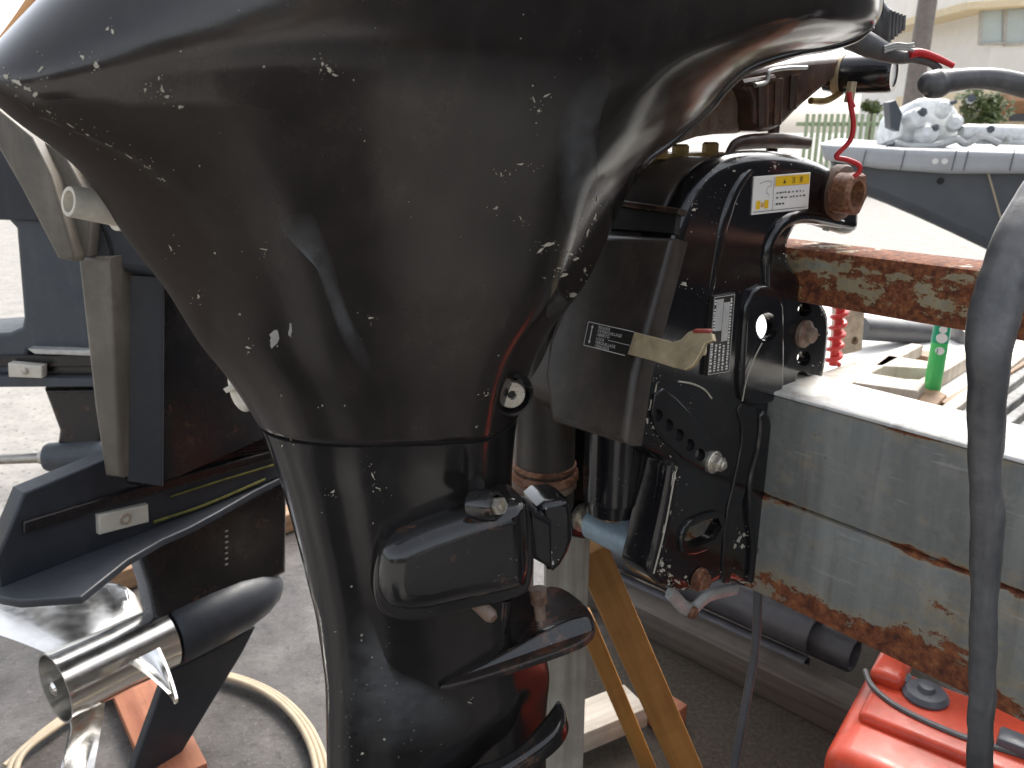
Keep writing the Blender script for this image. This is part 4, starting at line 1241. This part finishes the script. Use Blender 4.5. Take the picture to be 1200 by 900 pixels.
# propeller
prop = MB()
Lh = (a_e - a_h).length
dh = (a_e - a_h).normalized()
lathe(prop, a_h + dh * .002, dh, [(0, .046), (.004, .051), (Lh * .5, .049), (Lh * .95, .051), (Lh, .052), (Lh * 1.0, .049), (Lh * .6, .044)], 48)
pr = prop.build('propeller_hub', M['stainless'], m2)
q = MB(); lathe(q, a_h + dh * Lh * .78, dh, [(0, .046), (.004, .046)], 30); q.build('hub_core', M['pipe'], pr)
q = MB(); lathe(q, a_h + dh * Lh * .78, dh, [(0, .017), (Lh * .12, .016), (Lh * .12, .010), (Lh * .24, .010), (Lh * .26, .006)], 18); q.build('propeller_nut', M['stainless'], pr)
def blade(root, tip, bulge):
    """cast blade: sheet between a root line on the hub and its rim, cupped, about 4 mm thick"""
    mb = MB(); nu, nv = 14, 12
    Rt = catmull([at(*p) for p in root], 20); Tp = catmull([at(*p) for p in tip], 20)
    def samp(L, t): 
        x = t * (len(L) - 1); i = min(int(x), len(L) - 2); return L[i].lerp(L[i + 1], x - i)
    vs = []
    for j in range(nv + 1):
        t = j / nv
        for i in range(nu + 1):
            u = i / nu
            p = samp(Rt, u).lerp(samp(Tp, u), t)
            vs.append(p - dh * bulge * math.sin(math.pi * t * .9) * (.4 + .6 * math.sin(math.pi * u)))
    W_ = nu + 1
    fs = [[j * W_ + i, j * W_ + i + 1, (j + 1) * W_ + i + 1, (j + 1) * W_ + i] for j in range(nv) for i in range(nu)]
    n0 = len(vs)
    vs2 = [p - dh * .004 for p in vs]
    fs2 = [[a + n0 for a in f[::-1]] for f in fs]
    edge = [j * W_ for j in range(nv + 1)] + [nv * W_ + i for i in range(1, W_)] + [j * W_ + nu for j in range(nv - 1, -1, -1)] + [i for i in range(nu - 1, 0, -1)]
    fs3 = [[edge[k], edge[(k + 1) % len(edge)], edge[(k + 1) % len(edge)] + n0, edge[k] + n0] for k in range(len(edge))]
    mb.add(vs + vs2, fs + fs2 + fs3)
    return mb.build('propeller_blade', M['stainless'], m2)
YA, YH_ = a_e.y, a_h.y
blade([(76, 775, YA), (110, 758, YA + .04), (166, 738, YH_)], [(-34, 735, YA + .08), (-14, 703, YA + .15), (45, 686, YA + .21), (110, 682, YA + .24), (146, 692, YA + .20), (166, 716, YH_ + .06)], .012)
blade([(84, 838, YA - .01), (104, 832, YA), (120, 824, YA + .02)], [(62, 935, YA - .16), (80, 948, YA - .15), (100, 932, YA - .13)], .004)
blade([(150, 776, YA), (168, 768, YA + .015), (184, 760, YA + .02)], [(197, 814, YA - .03), (203, 826, YA - .03), (205, 820, YA - .03)], .006)

# ------------------------------------------------------------------ third outboard, farthest left
m3 = thing('outboard_motor', 'slate grey outboard without a propeller at the far left edge, bare splined shaft showing', 'outboard motor', at(60, 560, 1.55), 'outboard motors')
Y3 = 1.5
def s3(px, py, off=0): return at(px, py, Y3 - off)
N3 = V((0.05, -1, 0))
q = MB(); plate(q, [s3(x, y) for x, y in [(-60, 110), (110, 110), (120, 412), (32, 412), (30, 440), (-60, 440), (-60, 394), (10, 390), (24, 384), (26, 372), (17, 268), (8, 258), (-60, 256)]], N3, .15, .008); q.build('leg_housing', M['slate'], m3)
q = MB(); plate(q, [s3(x, y, .012) for x, y in [(-60, 120), (110, 120), (112, 262), (-60, 256)]], N3, .03, .004); q.build('upper_cover', M['blue_black'], m3)
q = MB(); plate(q, [s3(x, y, .02) for x, y in [(32, 409), (120, 413), (120, 419), (40, 415)]], N3, .06, .002); q.build('trim_strip', M['alu'], m3)
q = MB(); plate(q, [s3(x, y, .012) for x, y in [(-60, 418), (120, 418), (120, 433), (-60, 430)]], N3, .1, .003); q.build('lower_band', M['dark_black'], m3)
q = MB(); plate(q, [s3(x, y, .025) for x, y in [(-60, 441), (120, 447), (120, 456), (-60, 454)]], N3, .18, .002); q.build('ventilation_plate', M['slate'], m3)
q = MB(); plate(q, [s3(x, y, .004) for x, y in [(-60, 428), (120, 430), (120, 447), (-60, 445)]], N3, .1, .002); q.build('band', M['dark_black'], m3)
q = MB(); plate(q, [s3(x, y, .03) for x, y in [(9, 426), (48, 430), (48, 444), (10, 442)]], N3, .02, .002); an = q.build('anode', M['anode'], m3)
q = MB(); lathe(q, s3(29, 435, .03), N3, [(-.002, .006), (.003, .006), (.004, .004)], 14); q.build('bolt', M['steel'], an)
q = MB(); plate(q, [s3(x, y, -.02) for x, y in [(50, 456), (120, 456), (120, 530), (66, 522), (68, 505)]], N3, .06, .01); q.build('strut', M['dark_black'], m3)
q = MB(); pa = s3(54, 536, -.02)
lathe(q, pa, V((1, .12, 0)), [(0, .026), (.006, .029), (.10, .036), (.2, .03)], 30); q.build('gear_case', M['slate'], m3)
q = MB(); lathe(q, pa, V((-1, -.12, 0)), [(-.01, .018), (.012, .013), (.014, .011), (.11, .010), (.112, .007), (.14, .007)], sides=14); q.build('propeller_shaft', M['steel'], m3)

# ------------------------------------------------------------------ wooden stand and timbers
st = thing('wooden_stand', 'wooden stand of one grey upright post with two slanting orange brown braces', 'stand', onz(700, 960, 0))
pt = at(664, 650, .86)
wood_beam('post', V((pt.x, pt.y, 0)), V((pt.x, pt.y, at(664, 600, .86).z)), .052, .045, M['post_wood'], st)
b0 = onz(826, 950, 0.0); b1 = at(690, 640, .90)
wood_beam('brace', b0, b1, .043, .03, M['orange_wood'], st, up=V((.2, -1, 0)))
b0 = onz(768, 920, 0.0); b1 = at(684, 722, .93)
wood_beam('brace', b0, b1, .024, .03, M['orange_wood'], st, up=V((.2, -1, 0)))
wb = wood_beam('base_board', onz(640, 868, .05), onz(745, 826, .05), .07, .04, M['pallet'], st)
t = wood_beam('timber_offcut', onz(770, 845, .02), onz(792, 828, .02), .05, .04, M['red_wood'])
tag(t, 'small pale ended timber offcut on the ground beside the slanting brace', 'timber')
slp = wood_beam('timber_sleeper', onz(700, 690, .03), onz(1010, 842, .03), .07, .06, M['sleeper'])
tag(slp, 'long dirty timber sleeper lying on the ground under the frame, before the grey pipes', 'timber')

# grey pipes lying under the frame
def pipe(x0, y0, x1, y1, z, r, lab):
    a = onz(x0, y0, z); b = onz(x1, y1, z); d = b - a; L = d.length
    q = MB(); lathe(q, a, d, [(0, r), (L - .004, r), (L, r * .96), (L, r * .84), (L - .004, r * .82), (L * .7, r * .8)], 28)
    o = q.build('grey_pipe', M['pipe'])
    return tag(o, lab, 'pipe', 'grey pipes under the frame')
pipe(690, 628, 955, 745, .10, .038, 'thick grey pipe lying under the frame, its open end uppermost')
pipe(740, 655, 1002, 768, .075, .034, 'grey pipe under the frame, the one whose open end is nearest the red tank')
pipe(700, 670, 944, 782, .045, .020, 'thin grey pipe lying lowest beside the timber sleeper')

# planks at lower left
t = wood_beam('brown_plank', onz(60, 702, .03), onz(365, 598, .03), .06, .05, M['brown_wood'])
tag(t, 'brown timber lying on the wet ground behind the polished propeller', 'timber')
t = wood_beam('red_plank', onz(135, 750, .015), onz(212, 915, .015), .085, .025, M['red_wood'])
tag(t, 'red brown plank lying on the ground under the propeller and skeg', 'timber')
t = wood_beam('red_plank', onz(60, 668, .05), onz(160, 640, .05), .05, .03, M['red_wood'])
tag(t, 'short red brown plank resting against the brown timber', 'timber')

# tan hose coil
ring_ = [(5, 898), (60, 850), (130, 806), (200, 786), (265, 790), (322, 812), (362, 850), (384, 905), (380, 970), (300, 1020), (150, 1030), (30, 960)]
R3 = [onz(x, y, .012) for x, y in ring_]
cc = sum(R3, V((0, 0, 0))) / len(R3)
coil = []
for k in range(3):
    for p in R3:
        coil.append(cc + (p - cc) * (1 - .040 * k) + Z * .003 * k)
q = MB(); tube(q, coil, .0052, 10, dens=8)
hc = tag(q.build('hose_coil', M['hose_tan']), 'tan rubber hose lying in a loose coil on the wet ground', 'hose')

# ------------------------------------------------------------------ red fuel tank
ft = thing('fuel_tank', 'red plastic portable fuel tank with grey cap on the ground under the frame', 'fuel tank', onz(1100, 950, 0))
TZ = .235
tl, tr_, br_, bl_ = onz(1022, 770, TZ), onz(1275, 862, TZ), onz(1230, 985, TZ), onz(975, 850, TZ)
fx = (tr_ - tl).normalized(); fy = (tl - bl_); fy = (fy - fx * fy.dot(fx)).normalized()
W_t, D_t = (tr_ - tl).length, .24
cT = tl + fx * W_t / 2 - fy * D_t / 2
q = MB()
bm = MB(); box(bm, V((cT.x, cT.y, TZ / 2)), (fx, fy, Z), (W_t, D_t, TZ), .03, 5); bm.build('tank_body', M['can_red'], ft)
pc_ = V((cT.x, cT.y, TZ)) + fy * .03
bm = MB(); box(bm, pc_ + Z * .002, (fx, fy, Z), (W_t * .85, D_t * .55, .022), .009, 3); bm.build('tank_top', M['can_red'], ft)
hb = tl + fx * .035 - fy * .04
bm = MB(); box(bm, V((hb.x, hb.y, TZ + .018)), (fx, fy, Z), (.045, .075, .028), .010, 3); bm.build('handle_end', M['can_red'], ft)
cp = onz(1085, 811, TZ + .02)
q = MB(); lathe(q, cp - Z * .012, Z, [(0, .029), (.009, .030), (.015, .025), (.016, .012), (.023, .010), (.024, .004)], 30); q.build('filler_cap', M['cap_grey'], ft)
cp = onz(1055, 792, TZ + .02)
q = MB(); lathe(q, cp - Z * .012, Z, [(0, .015), (.014, .015), (.018, .009)], 20); q.build('fuel_connector', M['cap_grey'], ft)
cp = onz(1190, 872, TZ + .02)
q = MB(); box(q, cp, (fx, fy, Z), (.04, .03, .02), .004); q.build('fuel_gauge', M['cap_grey'], ft)
q = MB(); tube(q, [onz(x, y, TZ + .015) for x, y in [(1014, 786), (1022, 804), (1045, 824), (1080, 843), (1130, 864), (1190, 883), (1240, 898)]], .0042, 8); q.build('strap', M['rubber'], ft)

# ------------------------------------------------------------------ hoses in the foreground right
q = MB(); tube(q, [at(x, y, yy) for x, y, yy in [(1290, 150, .62), (1225, 225, .58), (1188, 295, .55), (1166, 370, .53), (1158, 440, .52), (1155, 540, .52), (1157, 620, .52), (1153, 720, .515), (1150, 830, .51), (1146, 920, .51), (1144, 1000, .51)]],
               [.016, .016, .0165, .0155, .0128, .0110, .0112, .0094, .0096, .0092, .0092], 20, flat=.8, dens=16)
for v in q.v: v += noise.noise_vector(v * 34) * .0016 + noise.noise_vector(v * 110) * .0006
tag(q.build('rubber_hose', M['rubber']), 'thick dusty black rubber hose hanging down the right side in front of the frame', 'hose')
q = MB(); tube(q, [bp(x, y, .005) for x, y in [(889, 640), (888, 700), (885, 760), (873, 830), (862, 890), (852, 950)]], [.0052] * 6, 12)
tag(q.build('grey_cable', M['pipe']), 'thin grey cable hanging down from the clamp bracket foot', 'cable')
q = MB(); tube(q, [at(x, y, .60) for x, y in [(1079, 104), (1086, 100), (1100, 98), (1112, 95), (1140, 92), (1165, 93), (1190, 98), (1225, 108)]], [.004, .0088, .0100, .0078, .0070, .0074, .0078, .008], 18, dens=8)
tag(q.build('tiller_grip', M['rubber']), 'worn dark rubber grip of a handle reaching in at the upper right edge', 'handle grip')

# ------------------------------------------------------------------ things between rail and beam
def grp(n_, lab, cat, px, py, z=0): return thing(n_, lab, cat, onz(px, py, z))
wbn = thing('shade_bench', 'white topped bench added behind the steel frame to shade the ground, loaded with boards and parts', 'shade_bench', PB + F5 * .75 + S5 * .3)
def bench(f0, f1, a0, a1, z0, z1, bev=.004):
    q_ = MB(); box(q_, PB + F5 * ((f0 + f1) / 2) + S5 * ((a0 + a1) / 2) + Z * ((z0 + z1) / 2), (F5, S5, Z), (f1 - f0, a1 - a0, z1 - z0), bev); return q_
bench(.74, 1.70, -.75, .25, .535, .56).build('shade_bench_top', M['white_paint'], wbn)  # bench added so that it shades the ground under the frame
for f_ in (.80, 1.62):
    for a_ in (-.69, .19): bench(f_ - .03, f_ + .03, a_ - .03, a_ + .03, 0, .535).build('leg', M['brown_wood'], wbn)
pal = grp('wooden_pallet', 'bleached wooden pallet with a wide board and slats, behind the deep beam', 'pallet', 1030, 470)
ZP = .60
for pl_ in ([(962, 436), (1068, 402), (1082, 404), (985, 456), (962, 452)], [(1040, 416), (1095, 424), (1095, 432), (1024, 428)], [(1015, 436), (1085, 448), (1076, 458), (1000, 448)]):
    q = MB(); slab(q, pl_, ZP, .022); q.build('board', M['pallet'], pal)
q = MB(); slab(q, [(1052, 462), (1085, 450), (1110, 462), (1098, 474)], ZP - .016, .02); q.build('board', M['brown_wood'], pal)
for pl_ in ([(1030, 470), (1130, 415), (1138, 417), (1042, 474)],):
    q = MB(); slab(q, pl_, ZP - .012, .026); q.build('bearer', M['pallet'], pal)
for pl_ in ([(1100, 470), (1190, 420), (1206, 424), (1118, 476)], [(985, 470), (1060, 486), (1050, 494), (975, 478)], [(1060, 408), (1110, 413), (1106, 420), (1052, 414)]):
    q = MB(); slab(q, pl_, ZP - .02, .016); q.build('board', M['brown_wood'], pal)
can = grp('spray_can', 'bright green and white spray can standing on the pallet behind the rail', 'spray can', 1092, 455)
cc_ = onz(1092, 457, ZP - .02); YC = cc_.y
rC = 9.5 / FPX * (YC * 1.02)
hC = at(1092, 376, YC).z - cc_.z
q = MB(); lathe(q, cc_, Z, [(0, rC * .95), (.004, rC), (hC, rC), (hC + .01, rC * .75), (hC + .02, rC * .4)], 28); q.build('can_body', M['green_can'], can)
q = MB()
for (dz, rr) in ((.78, .62), (.60, .5), (.90, .45)):
    c_ = cc_ + V((-.35 * rC, -rC * .96, hC * dz)); lathe(q, c_, V((-.3, -1, 0)), [(-.004, rC * rr), (.0015, rC * rr)], 16)
q.build('emblem', M['sticker_white'], can)
q = MB(); lathe(q, cc_ + Z * hC * .70, Z, [(0, rC * 1.012), (hC * .28, rC * 1.012)], 28); q.build('can_band', M['dark_green'], can)
q = MB(); text_mesh(q, '100', rC * 1.1, cc_ + V((-.95 * rC, -rC * 1.06, hC * .555)), V((1, .1, 0)).normalized(), Z); q.build('can_print', M['dark_green'], can, fix=False)
spg = grp('coil_spring', 'red painted coil spring standing behind the clamp bracket edge', 'spring', 976, 428)
cs = onz(976, 428, ZP); q = MB(); P = []
hS = at(976, 352, cs.y).z - cs.z
for k in range(72):
    t_ = k / 71 * 6 * 2 * math.pi
    P.append(cs + V((math.cos(t_) * .0115, math.sin(t_) * .0115, hS * k / 71)))
tube(q, P, .0042, 8, dens=1); q.build('spring_wire', M['rubber_red'], spg)
q = MB(); lathe(q, cs, Z, [(0, .007), (hS, .007)], 16); q.build('spring_core', M['rubber_red'], spg)
blk = MB(); cb_ = onz(998, 418, ZP); 
plate(blk, [at(x, y, cb_.y) for x, y in [(992, 365), (1016, 362), (1013, 412), (986, 417)]], V((.15, -1, 0)), .045, .003, holes=[[at(x, y, cb_.y) for x, y in circ(1003, 400, 4.5, 5, 12)]], blind=.015)
tag(blk.build('concrete_block', M['concrete_block']), 'small pitted concrete block with one hole, on the pallet beside the red spring', 'concrete block')
q = MB(); plate(q, [at(x, y, cb_.y + .02) for x, y in [(984, 362), (993, 362), (988, 410), (985, 412)]], V((.1, -1, 0)), .03, .002)
tag(q.build('rubber_pad', M['rubber']), 'narrow black rubber pad between the red spring and the concrete block', 'pad')
q = MB(); a_ = at(1008, 385, 1.62); b_ = at(1092, 391, 1.70); lathe(q, a_, b_ - a_, [(0, .024), ((b_ - a_).length, .024)], 20)
tag(q.build('black_pipe', M['pipe']), 'black pipe lying behind the green spray can and concrete block', 'pipe')
gp = grp('plank_stack', 'stack of grey weathered planks behind the black hose at the right', 'planks', 1170, 470)
for k in range(6):
    q = MB(); slab(q, [(1100 + k * 20, 500 + k * 8), (1210 + k * 20, 420 + k * 6), (1222 + k * 20, 424 + k * 6), (1113 + k * 20, 505 + k * 8)], .575 + (k % 2) * .004, .014); q.build('plank', M['grey_wood'], gp)
q = MB(); slab(q, [(1085, 488), (1215, 396), (1222, 402), (1098, 496)], .585, .024); q.build('edge_board', M['pallet'], gp)
q = MB(); plate(q, [at(x, y, 1.66) for x, y in [(1125, 384), (1142, 398), (1134, 412), (1124, 412)]], V((0, -1, 0)), .06, .003)
tag(q.build('rubber_chock', M['rubber']), 'small dark rubber wedge on the added white bench beside the spray can', 'chock')

# ------------------------------------------------------------------ boat behind
YB = 3.0
bt_ = thing('grey_boat', 'dark grey boat with a pale grey rubbing strake on its trailer behind the frame', 'boat', onz(1200, 380, 0))
q = MB(); HN = V((-.40, -.92, 0)).normalized(); HP = at(1010, 200, YB)
plate(q, chaikin([onp(x, y, HP, HN) for x, y in [(966, 176), (1200, 182), (1500, 190), (1500, 400), (1330, 372), (1180, 305), (1090, 262), (1020, 232), (985, 222)]], 1), HN, 1.4, .04); q.build('hull', M['hull'], bt_)
q = MB(); plate(q, [onp(x, y, HP + HN * .05, HN) for x, y in [(960, 168), (1060, 174), (1200, 178), (1500, 184), (1500, 212), (1200, 204), (1110, 204), (1030, 198), (966, 188)]], HN, 1.5, .02); gw = q.build('gunwale', M['gunwale'], bt_)
for x in (1012, 1058, 1118, 1132, 1186):
    q = MB(); beam(q, onp(x + 3, 176, HP + HN * .052, HN), onp(x - 3, 200, HP + HN * .0515, HN), .003, .003, up=HN, bev=0); q.build('strake_joint', M['hull'], gw)
for x in (1096, 1107):
    q = MB(); lathe(q, onp(x, 189, HP + HN * .05, HN), HN, [(-.01, .010), (.004, .010)], 12); q.build('rivet', M['sticker_white'], gw)
q = MB(); lathe(q, onp(1102, 212, HP, HN), HN, [(-.02, .012), (.004, .012)], 12); q.build('drain_hole', M['dark'], bt_)
q = MB(); tube(q, [onp(x, y, HP + HN * .03, HN) for x, y in [(1158, 202), (1170, 245), (1182, 290)]], .003, 6); q.build('cord', M['hose_tan'], bt_)
for x in (1250, 1500):
    q = MB(); p = at(x, 330, YB + .5); lathe(q, V((p.x, p.y, .28)), V((1, 0, 0)), [(-.09, .2), (-.07, .28), (.07, .28), (.09, .2)], 24); q.build('trailer_wheel', M['rubber'], bt_)
    q = MB(); beam(q, V((p.x, p.y, .28)), V((p.x, p.y, .75)), .06, .06); q.build('trailer_post', M['alu'], bt_)
# stripped engine lying in the boat
en = thing('stripped_engine', 'white corroded stripped engine lying in the grey boat', 'engine', at(1095, 172, YB + .1))
YE = YB + .15
q = MB(); c_ = at(1092, 140, YE)
plate(q, chaikin([at(x, y, YE) for x, y in [(1056, 168), (1062, 130), (1078, 112), (1110, 108), (1128, 122), (1132, 150), (1128, 170)]], 1), V((0, -1, .2)), .22, .03); q.build('engine_block', M['white_metal'], en)
for (x0, x1, y, r_) in ((1126, 1215, 155, .030), (1140, 1215, 163, .018)):
    q = MB(); a_ = at(x0, y, YE - .05); b_ = at(x1, y + 2, YE - .05); lathe(q, a_, b_ - a_, [(0, r_ * .8), (.02, r_), ((b_ - a_).length, r_)], 18); q.build('exhaust_tube', M['white_metal'], en)
for (x, y, r_) in ((1070, 140, .035), (1105, 128, .03), (1118, 145, .028), (1085, 158, .04)):
    q = MB(); lathe(q, at(x, y, YE - .03), V((random.uniform(-.5, .5), -1, .3)).normalized(), [(-.02, r_), (.03, r_), (.036, r_ * .7), (.05, r_ * .4)], 16); q.build('cylinder_head', M['white_metal'], en)
q = MB(); plate(q, [at(x, y, YE - .06) for x, y in [(1042, 120), (1050, 117), (1058, 134), (1054, 154), (1044, 150)]], V((0, -1, 0)), .05, .004); q.build('ignition_cover', M['hull'], en)
q = MB(); tube(q, [at(x, y, YE - .08) for x, y in [(1048, 168), (1070, 172), (1100, 170), (1120, 163), (1132, 168), (1150, 160), (1170, 168)]], .014, 8); q.build('cable', M['alu'], en)
for (x, y) in ((1138, 116), (1148, 160), (1180, 163), (1095, 150), (1080, 132), (1117, 120), (1046, 170), (1160, 152)):
    r_b = random.uniform(.007, .016)
    q = MB(); lathe(q, at(x, y, YE - .07), V((random.uniform(-.6, .6), -1, .2)).normalized(), [(-.02, r_b), (.012, r_b), (.014, r_b * .6)], sides=6); q.build('bolt', random.choice((M['hull'], M['alu'])), en)

# ------------------------------------------------------------------ far background
pb = at(1070, 112, 16)
q = MB(); lathe(q, V((pb.x, pb.y, 0)), V((.006, 0, 1)), [(0, .18), (8, .14)], 16)
tag(q.build('utility_pole', M['pole']), 'weathered utility pole behind the boat, left of the white house', 'pole')
hs_ = thing('white_house', 'white two storey house with a two pane window under its eave', 'house', at(1300, 150, 20))
YH = 20
p0 = at(1146, 150, YH); q = MB()
plate(q, [V((p0.x, YH, 0)), V((p0.x + 9, YH, 0)), V((p0.x + 9, YH, 4.9)), V((p0.x, YH, 4.9))], V((0, -1, 0)), 7, .02); q.build('wall', M['white_paint'], hs_)
q = MB(); plate(q, [at(1134, 11, YH - .5), at(1400, -6, YH - .5), at(1400, -16, YH - .5), at(1134, 2, YH - .5)], V((0, -1, 0)), 8, .02); q.build('eave', M['cream_wall'], hs_)
wn = MB()
for (x0, x1) in ((1148, 1176), (1177, 1205)):
    c = [at(x, y, YH - .04) for x, y in [(x0, 52), (x1, 50), (x1 + 1, 8), (x0 + 2, 9)]]
    for k in range(4): beam(wn, c[k], c[(k + 1) % 4], .06, .08, up=V((0, -1, 0)), bev=.005)
wo = wn.build('window', M['frame_grey'], hs_)
for (x0, x1) in ((1148, 1176), (1177, 1205)):
    q = MB(); plate(q, [at(x, y, YH - .03) for x, y in [(x0 + 1, 51), (x1, 49), (x1 + 1, 10), (x0 + 3, 11)]], V((0, -1, 0)), .02, .002); q.build('pane', M['glass'], wo)
sh = thing('cream_house', 'small cream house with a terracotta porch roof at the right edge', 'house', at(1240, 150, 17))
q = MB(); p0 = at(1176, 150, 17)
plate(q, [V((p0.x, 17, 0)), V((p0.x + 6, 17, 0)), V((p0.x + 6, 17, 1.75)), V((p0.x, 17, 1.75))], V((0, -1, 0)), 5, .02); q.build('wall', M['cream_wall'], sh)
q = MB(); plate(q, [at(x, y, 16.2) for x, y in [(1156, 119), (1176, 106), (1300, 104), (1300, 117)]], V((0, -1, .3)), 1.2, .02); q.build('roof', M['roof_orange'], sh)
q = MB(); p1 = at(1170, 150, 16.3); beam(q, V((p1.x, 16.3, 0)), V((p1.x, 16.3, 1.6)), .12, .12); q.build('porch_post', M['pole'], sh)
q = MB(); plate(q, [at(x, y, 16.95) for x, y in [(1184, 142), (1204, 142), (1204, 127), (1184, 127)]], V((0, -1, 0)), .05, .004); q.build('window', M['hull'], sh)

def foliage(name, c, rad, nleaf, lab, cat, trunk=True):
    t_ = thing(name, lab, cat, V((c.x, c.y, 0)))
    mb = MB()
    for _ in range(nleaf):
        d = V((random.gauss(0, 1), random.gauss(0, 1), random.gauss(0, 1))).normalized() * random.random() ** .4
        p = c + V((d.x * rad[0], d.y * rad[1], d.z * rad[2]))
        p += noise.noise_vector(p * 3.5) * rad[2] * .8 + noise.noise_vector(p * 9) * rad[2] * .25
        s_ = random.uniform(.04, .10)
        a = V((random.gauss(0, 1), random.gauss(0, 1), random.gauss(0, 1))).normalized(); b = a.orthogonal().normalized()
        mb.add([p - a * s_, p + b * s_ * .5, p + a * s_, p - b * s_ * .5], [[0, 1, 2, 3]])
    mb.build('crown', M['leaf'], t_, fix=False)
    q = MB(); tube(q, [V((c.x, c.y, 0)), V((c.x + .03, c.y, c.z * .5)), c], [.06, .05, .03], 8); q.build('trunk', M['bark'], t_)
    return t_
foliage('shrub', at(1150, 128, 15), (.42, .3, .3), 900, 'olive green shrub before the cream house', 'shrub')
foliage('small_tree', at(1021, 126, 14), (.16, .15, .10), 260, 'small round topped green tree beyond the boat', 'tree')
fe = thing('garden_fence', 'pale green picket fence far behind the boat', 'fence', at(1000, 150, 13))
fa, fb_ = at(945, 148, 13), at(1045, 148, 13)
for k in range(15):
    x = fa.x + (fb_.x - fa.x) * k / 14
    q = MB(); box(q, V((x, 13, .6)), (V((1, 0, 0)), V((0, 1, 0)), Z), (.05, .03, 1.2), .004); q.build('picket', M['fence'], fe)
for zz_ in (.35, 1.05):
    q = MB(); box(q, V(((fa.x + fb_.x) / 2, 13.03, zz_)), (V((1, 0, 0)), V((0, 1, 0)), Z), (fb_.x - fa.x + .3, .03, .06), .004); q.build('fence_rail', M['fence'], fe)

# unseen things added behind the viewer for the black paint to mirror
shd = thing('reflection_shed', 'dark timber shed added unseen behind the viewer for the black paint to mirror', 'shed', V((0, -9, 0)))
for (x0, x1) in ((-12, -4.6), (-2.4, 3.2), (4.9, 12)):
    q = MB(); box(q, V(((x0 + x1) / 2, -9, .95)), (V((1, 0, 0)), V((0, 1, 0)), Z), (x1 - x0, .1, 1.9), .01); q.build('wall', M['shed'], shd)
for x in (-4.5, 3.3, 4.85):
    q = MB(); box(q, V((x, -8.85, .95)), (V((1, 0, 0)), V((0, 1, 0)), Z), (.14, .14, 1.9), .01); q.build('post', M['orange_wood'], shd)
q = MB(); box(q, V((0, -9.8, 1.98)), (V((1, 0, 0)), V((0, 1, .12)).normalized(), V((0, -.12, 1)).normalized()), (25, 2.4, .08), .01); q.build('roof', M['shed'], shd)
LC = V((-.05, .57, 0))
def polar(az, d): 
    a_ = math.radians(az); return LC + V((math.sin(a_), -math.cos(a_), 0)) * d
for (a0, a1, lab_) in ((-34, -6, 'black rubber mat on the yard floor, added unseen behind the viewer for reflections'), (14, 38, 'narrow black rubber mat on the yard floor, added unseen right of the viewer for reflections'), (66, 122, 'wide black rubber mat on the yard floor, added unseen beside the propped dark boat for reflections')):
    q = MB(); plate(q, [p + Z * .012 for p in [polar(a0, .45), polar(a0, 1.9), polar((a0 + a1) / 2, 2.0), polar(a1, 1.9), polar(a1, .45)]], Z, .010, .003)  # dark mats added out of view to shape the paint's reflections
    tag(q.build('reflection_mat', M['mat']), lab_, 'mat', 'unseen mats added for reflections')
# a dark hull added unseen right of the view to darken the bracket's reflection
b2 = thing('reflection_boat', 'dark hulled boat propped on blocks unseen right of the view, added to darken the reflection in the clamp bracket', 'boat', V((2.3, -.3, 0)), None)
q = MB(); plate(q, chaikin([V((1.75, y, z)) for y, z in [(-2.4, .30), (1.40, .20), (1.72, .7), (1.85, 1.5), (-2.4, 1.4)]], 1), V((-1, 0, 0)), 1.3, .06); q.build('hull', M['dark_hull'], b2)
q = MB(); plate(q, [V((1.71, y, z)) for y, z in [(-2.4, 1.36), (1.85, 1.46), (1.85, 1.56), (-2.4, 1.46)]], V((-1, 0, 0)), 1.4, .02); q.build('gunwale', M['gunwale'], b2)
for y in (-1.8, .6):
    q = MB(); box(q, V((2.3, y, .14)), (V((1, 0, 0)), V((0, 1, 0)), Z), (.9, .2, .28), .01); q.build('block', M['brown_wood'], b2)

# pale orange strip standing in for the bright sky's glow beyond the casing
q = MB(); tube(q, [at(x, y, .62) for x, y in [(90, -60), (62, -6), (30, 42), (0, 78), (-40, 110)]], [.012] * 5, 14, flat=.5)
tag(q.build('orange_glow_strip', M['orange_glow_strip']), 'pale orange strip standing in for a blurred sky glow at the top left corner behind the casing', 'glow_strip')
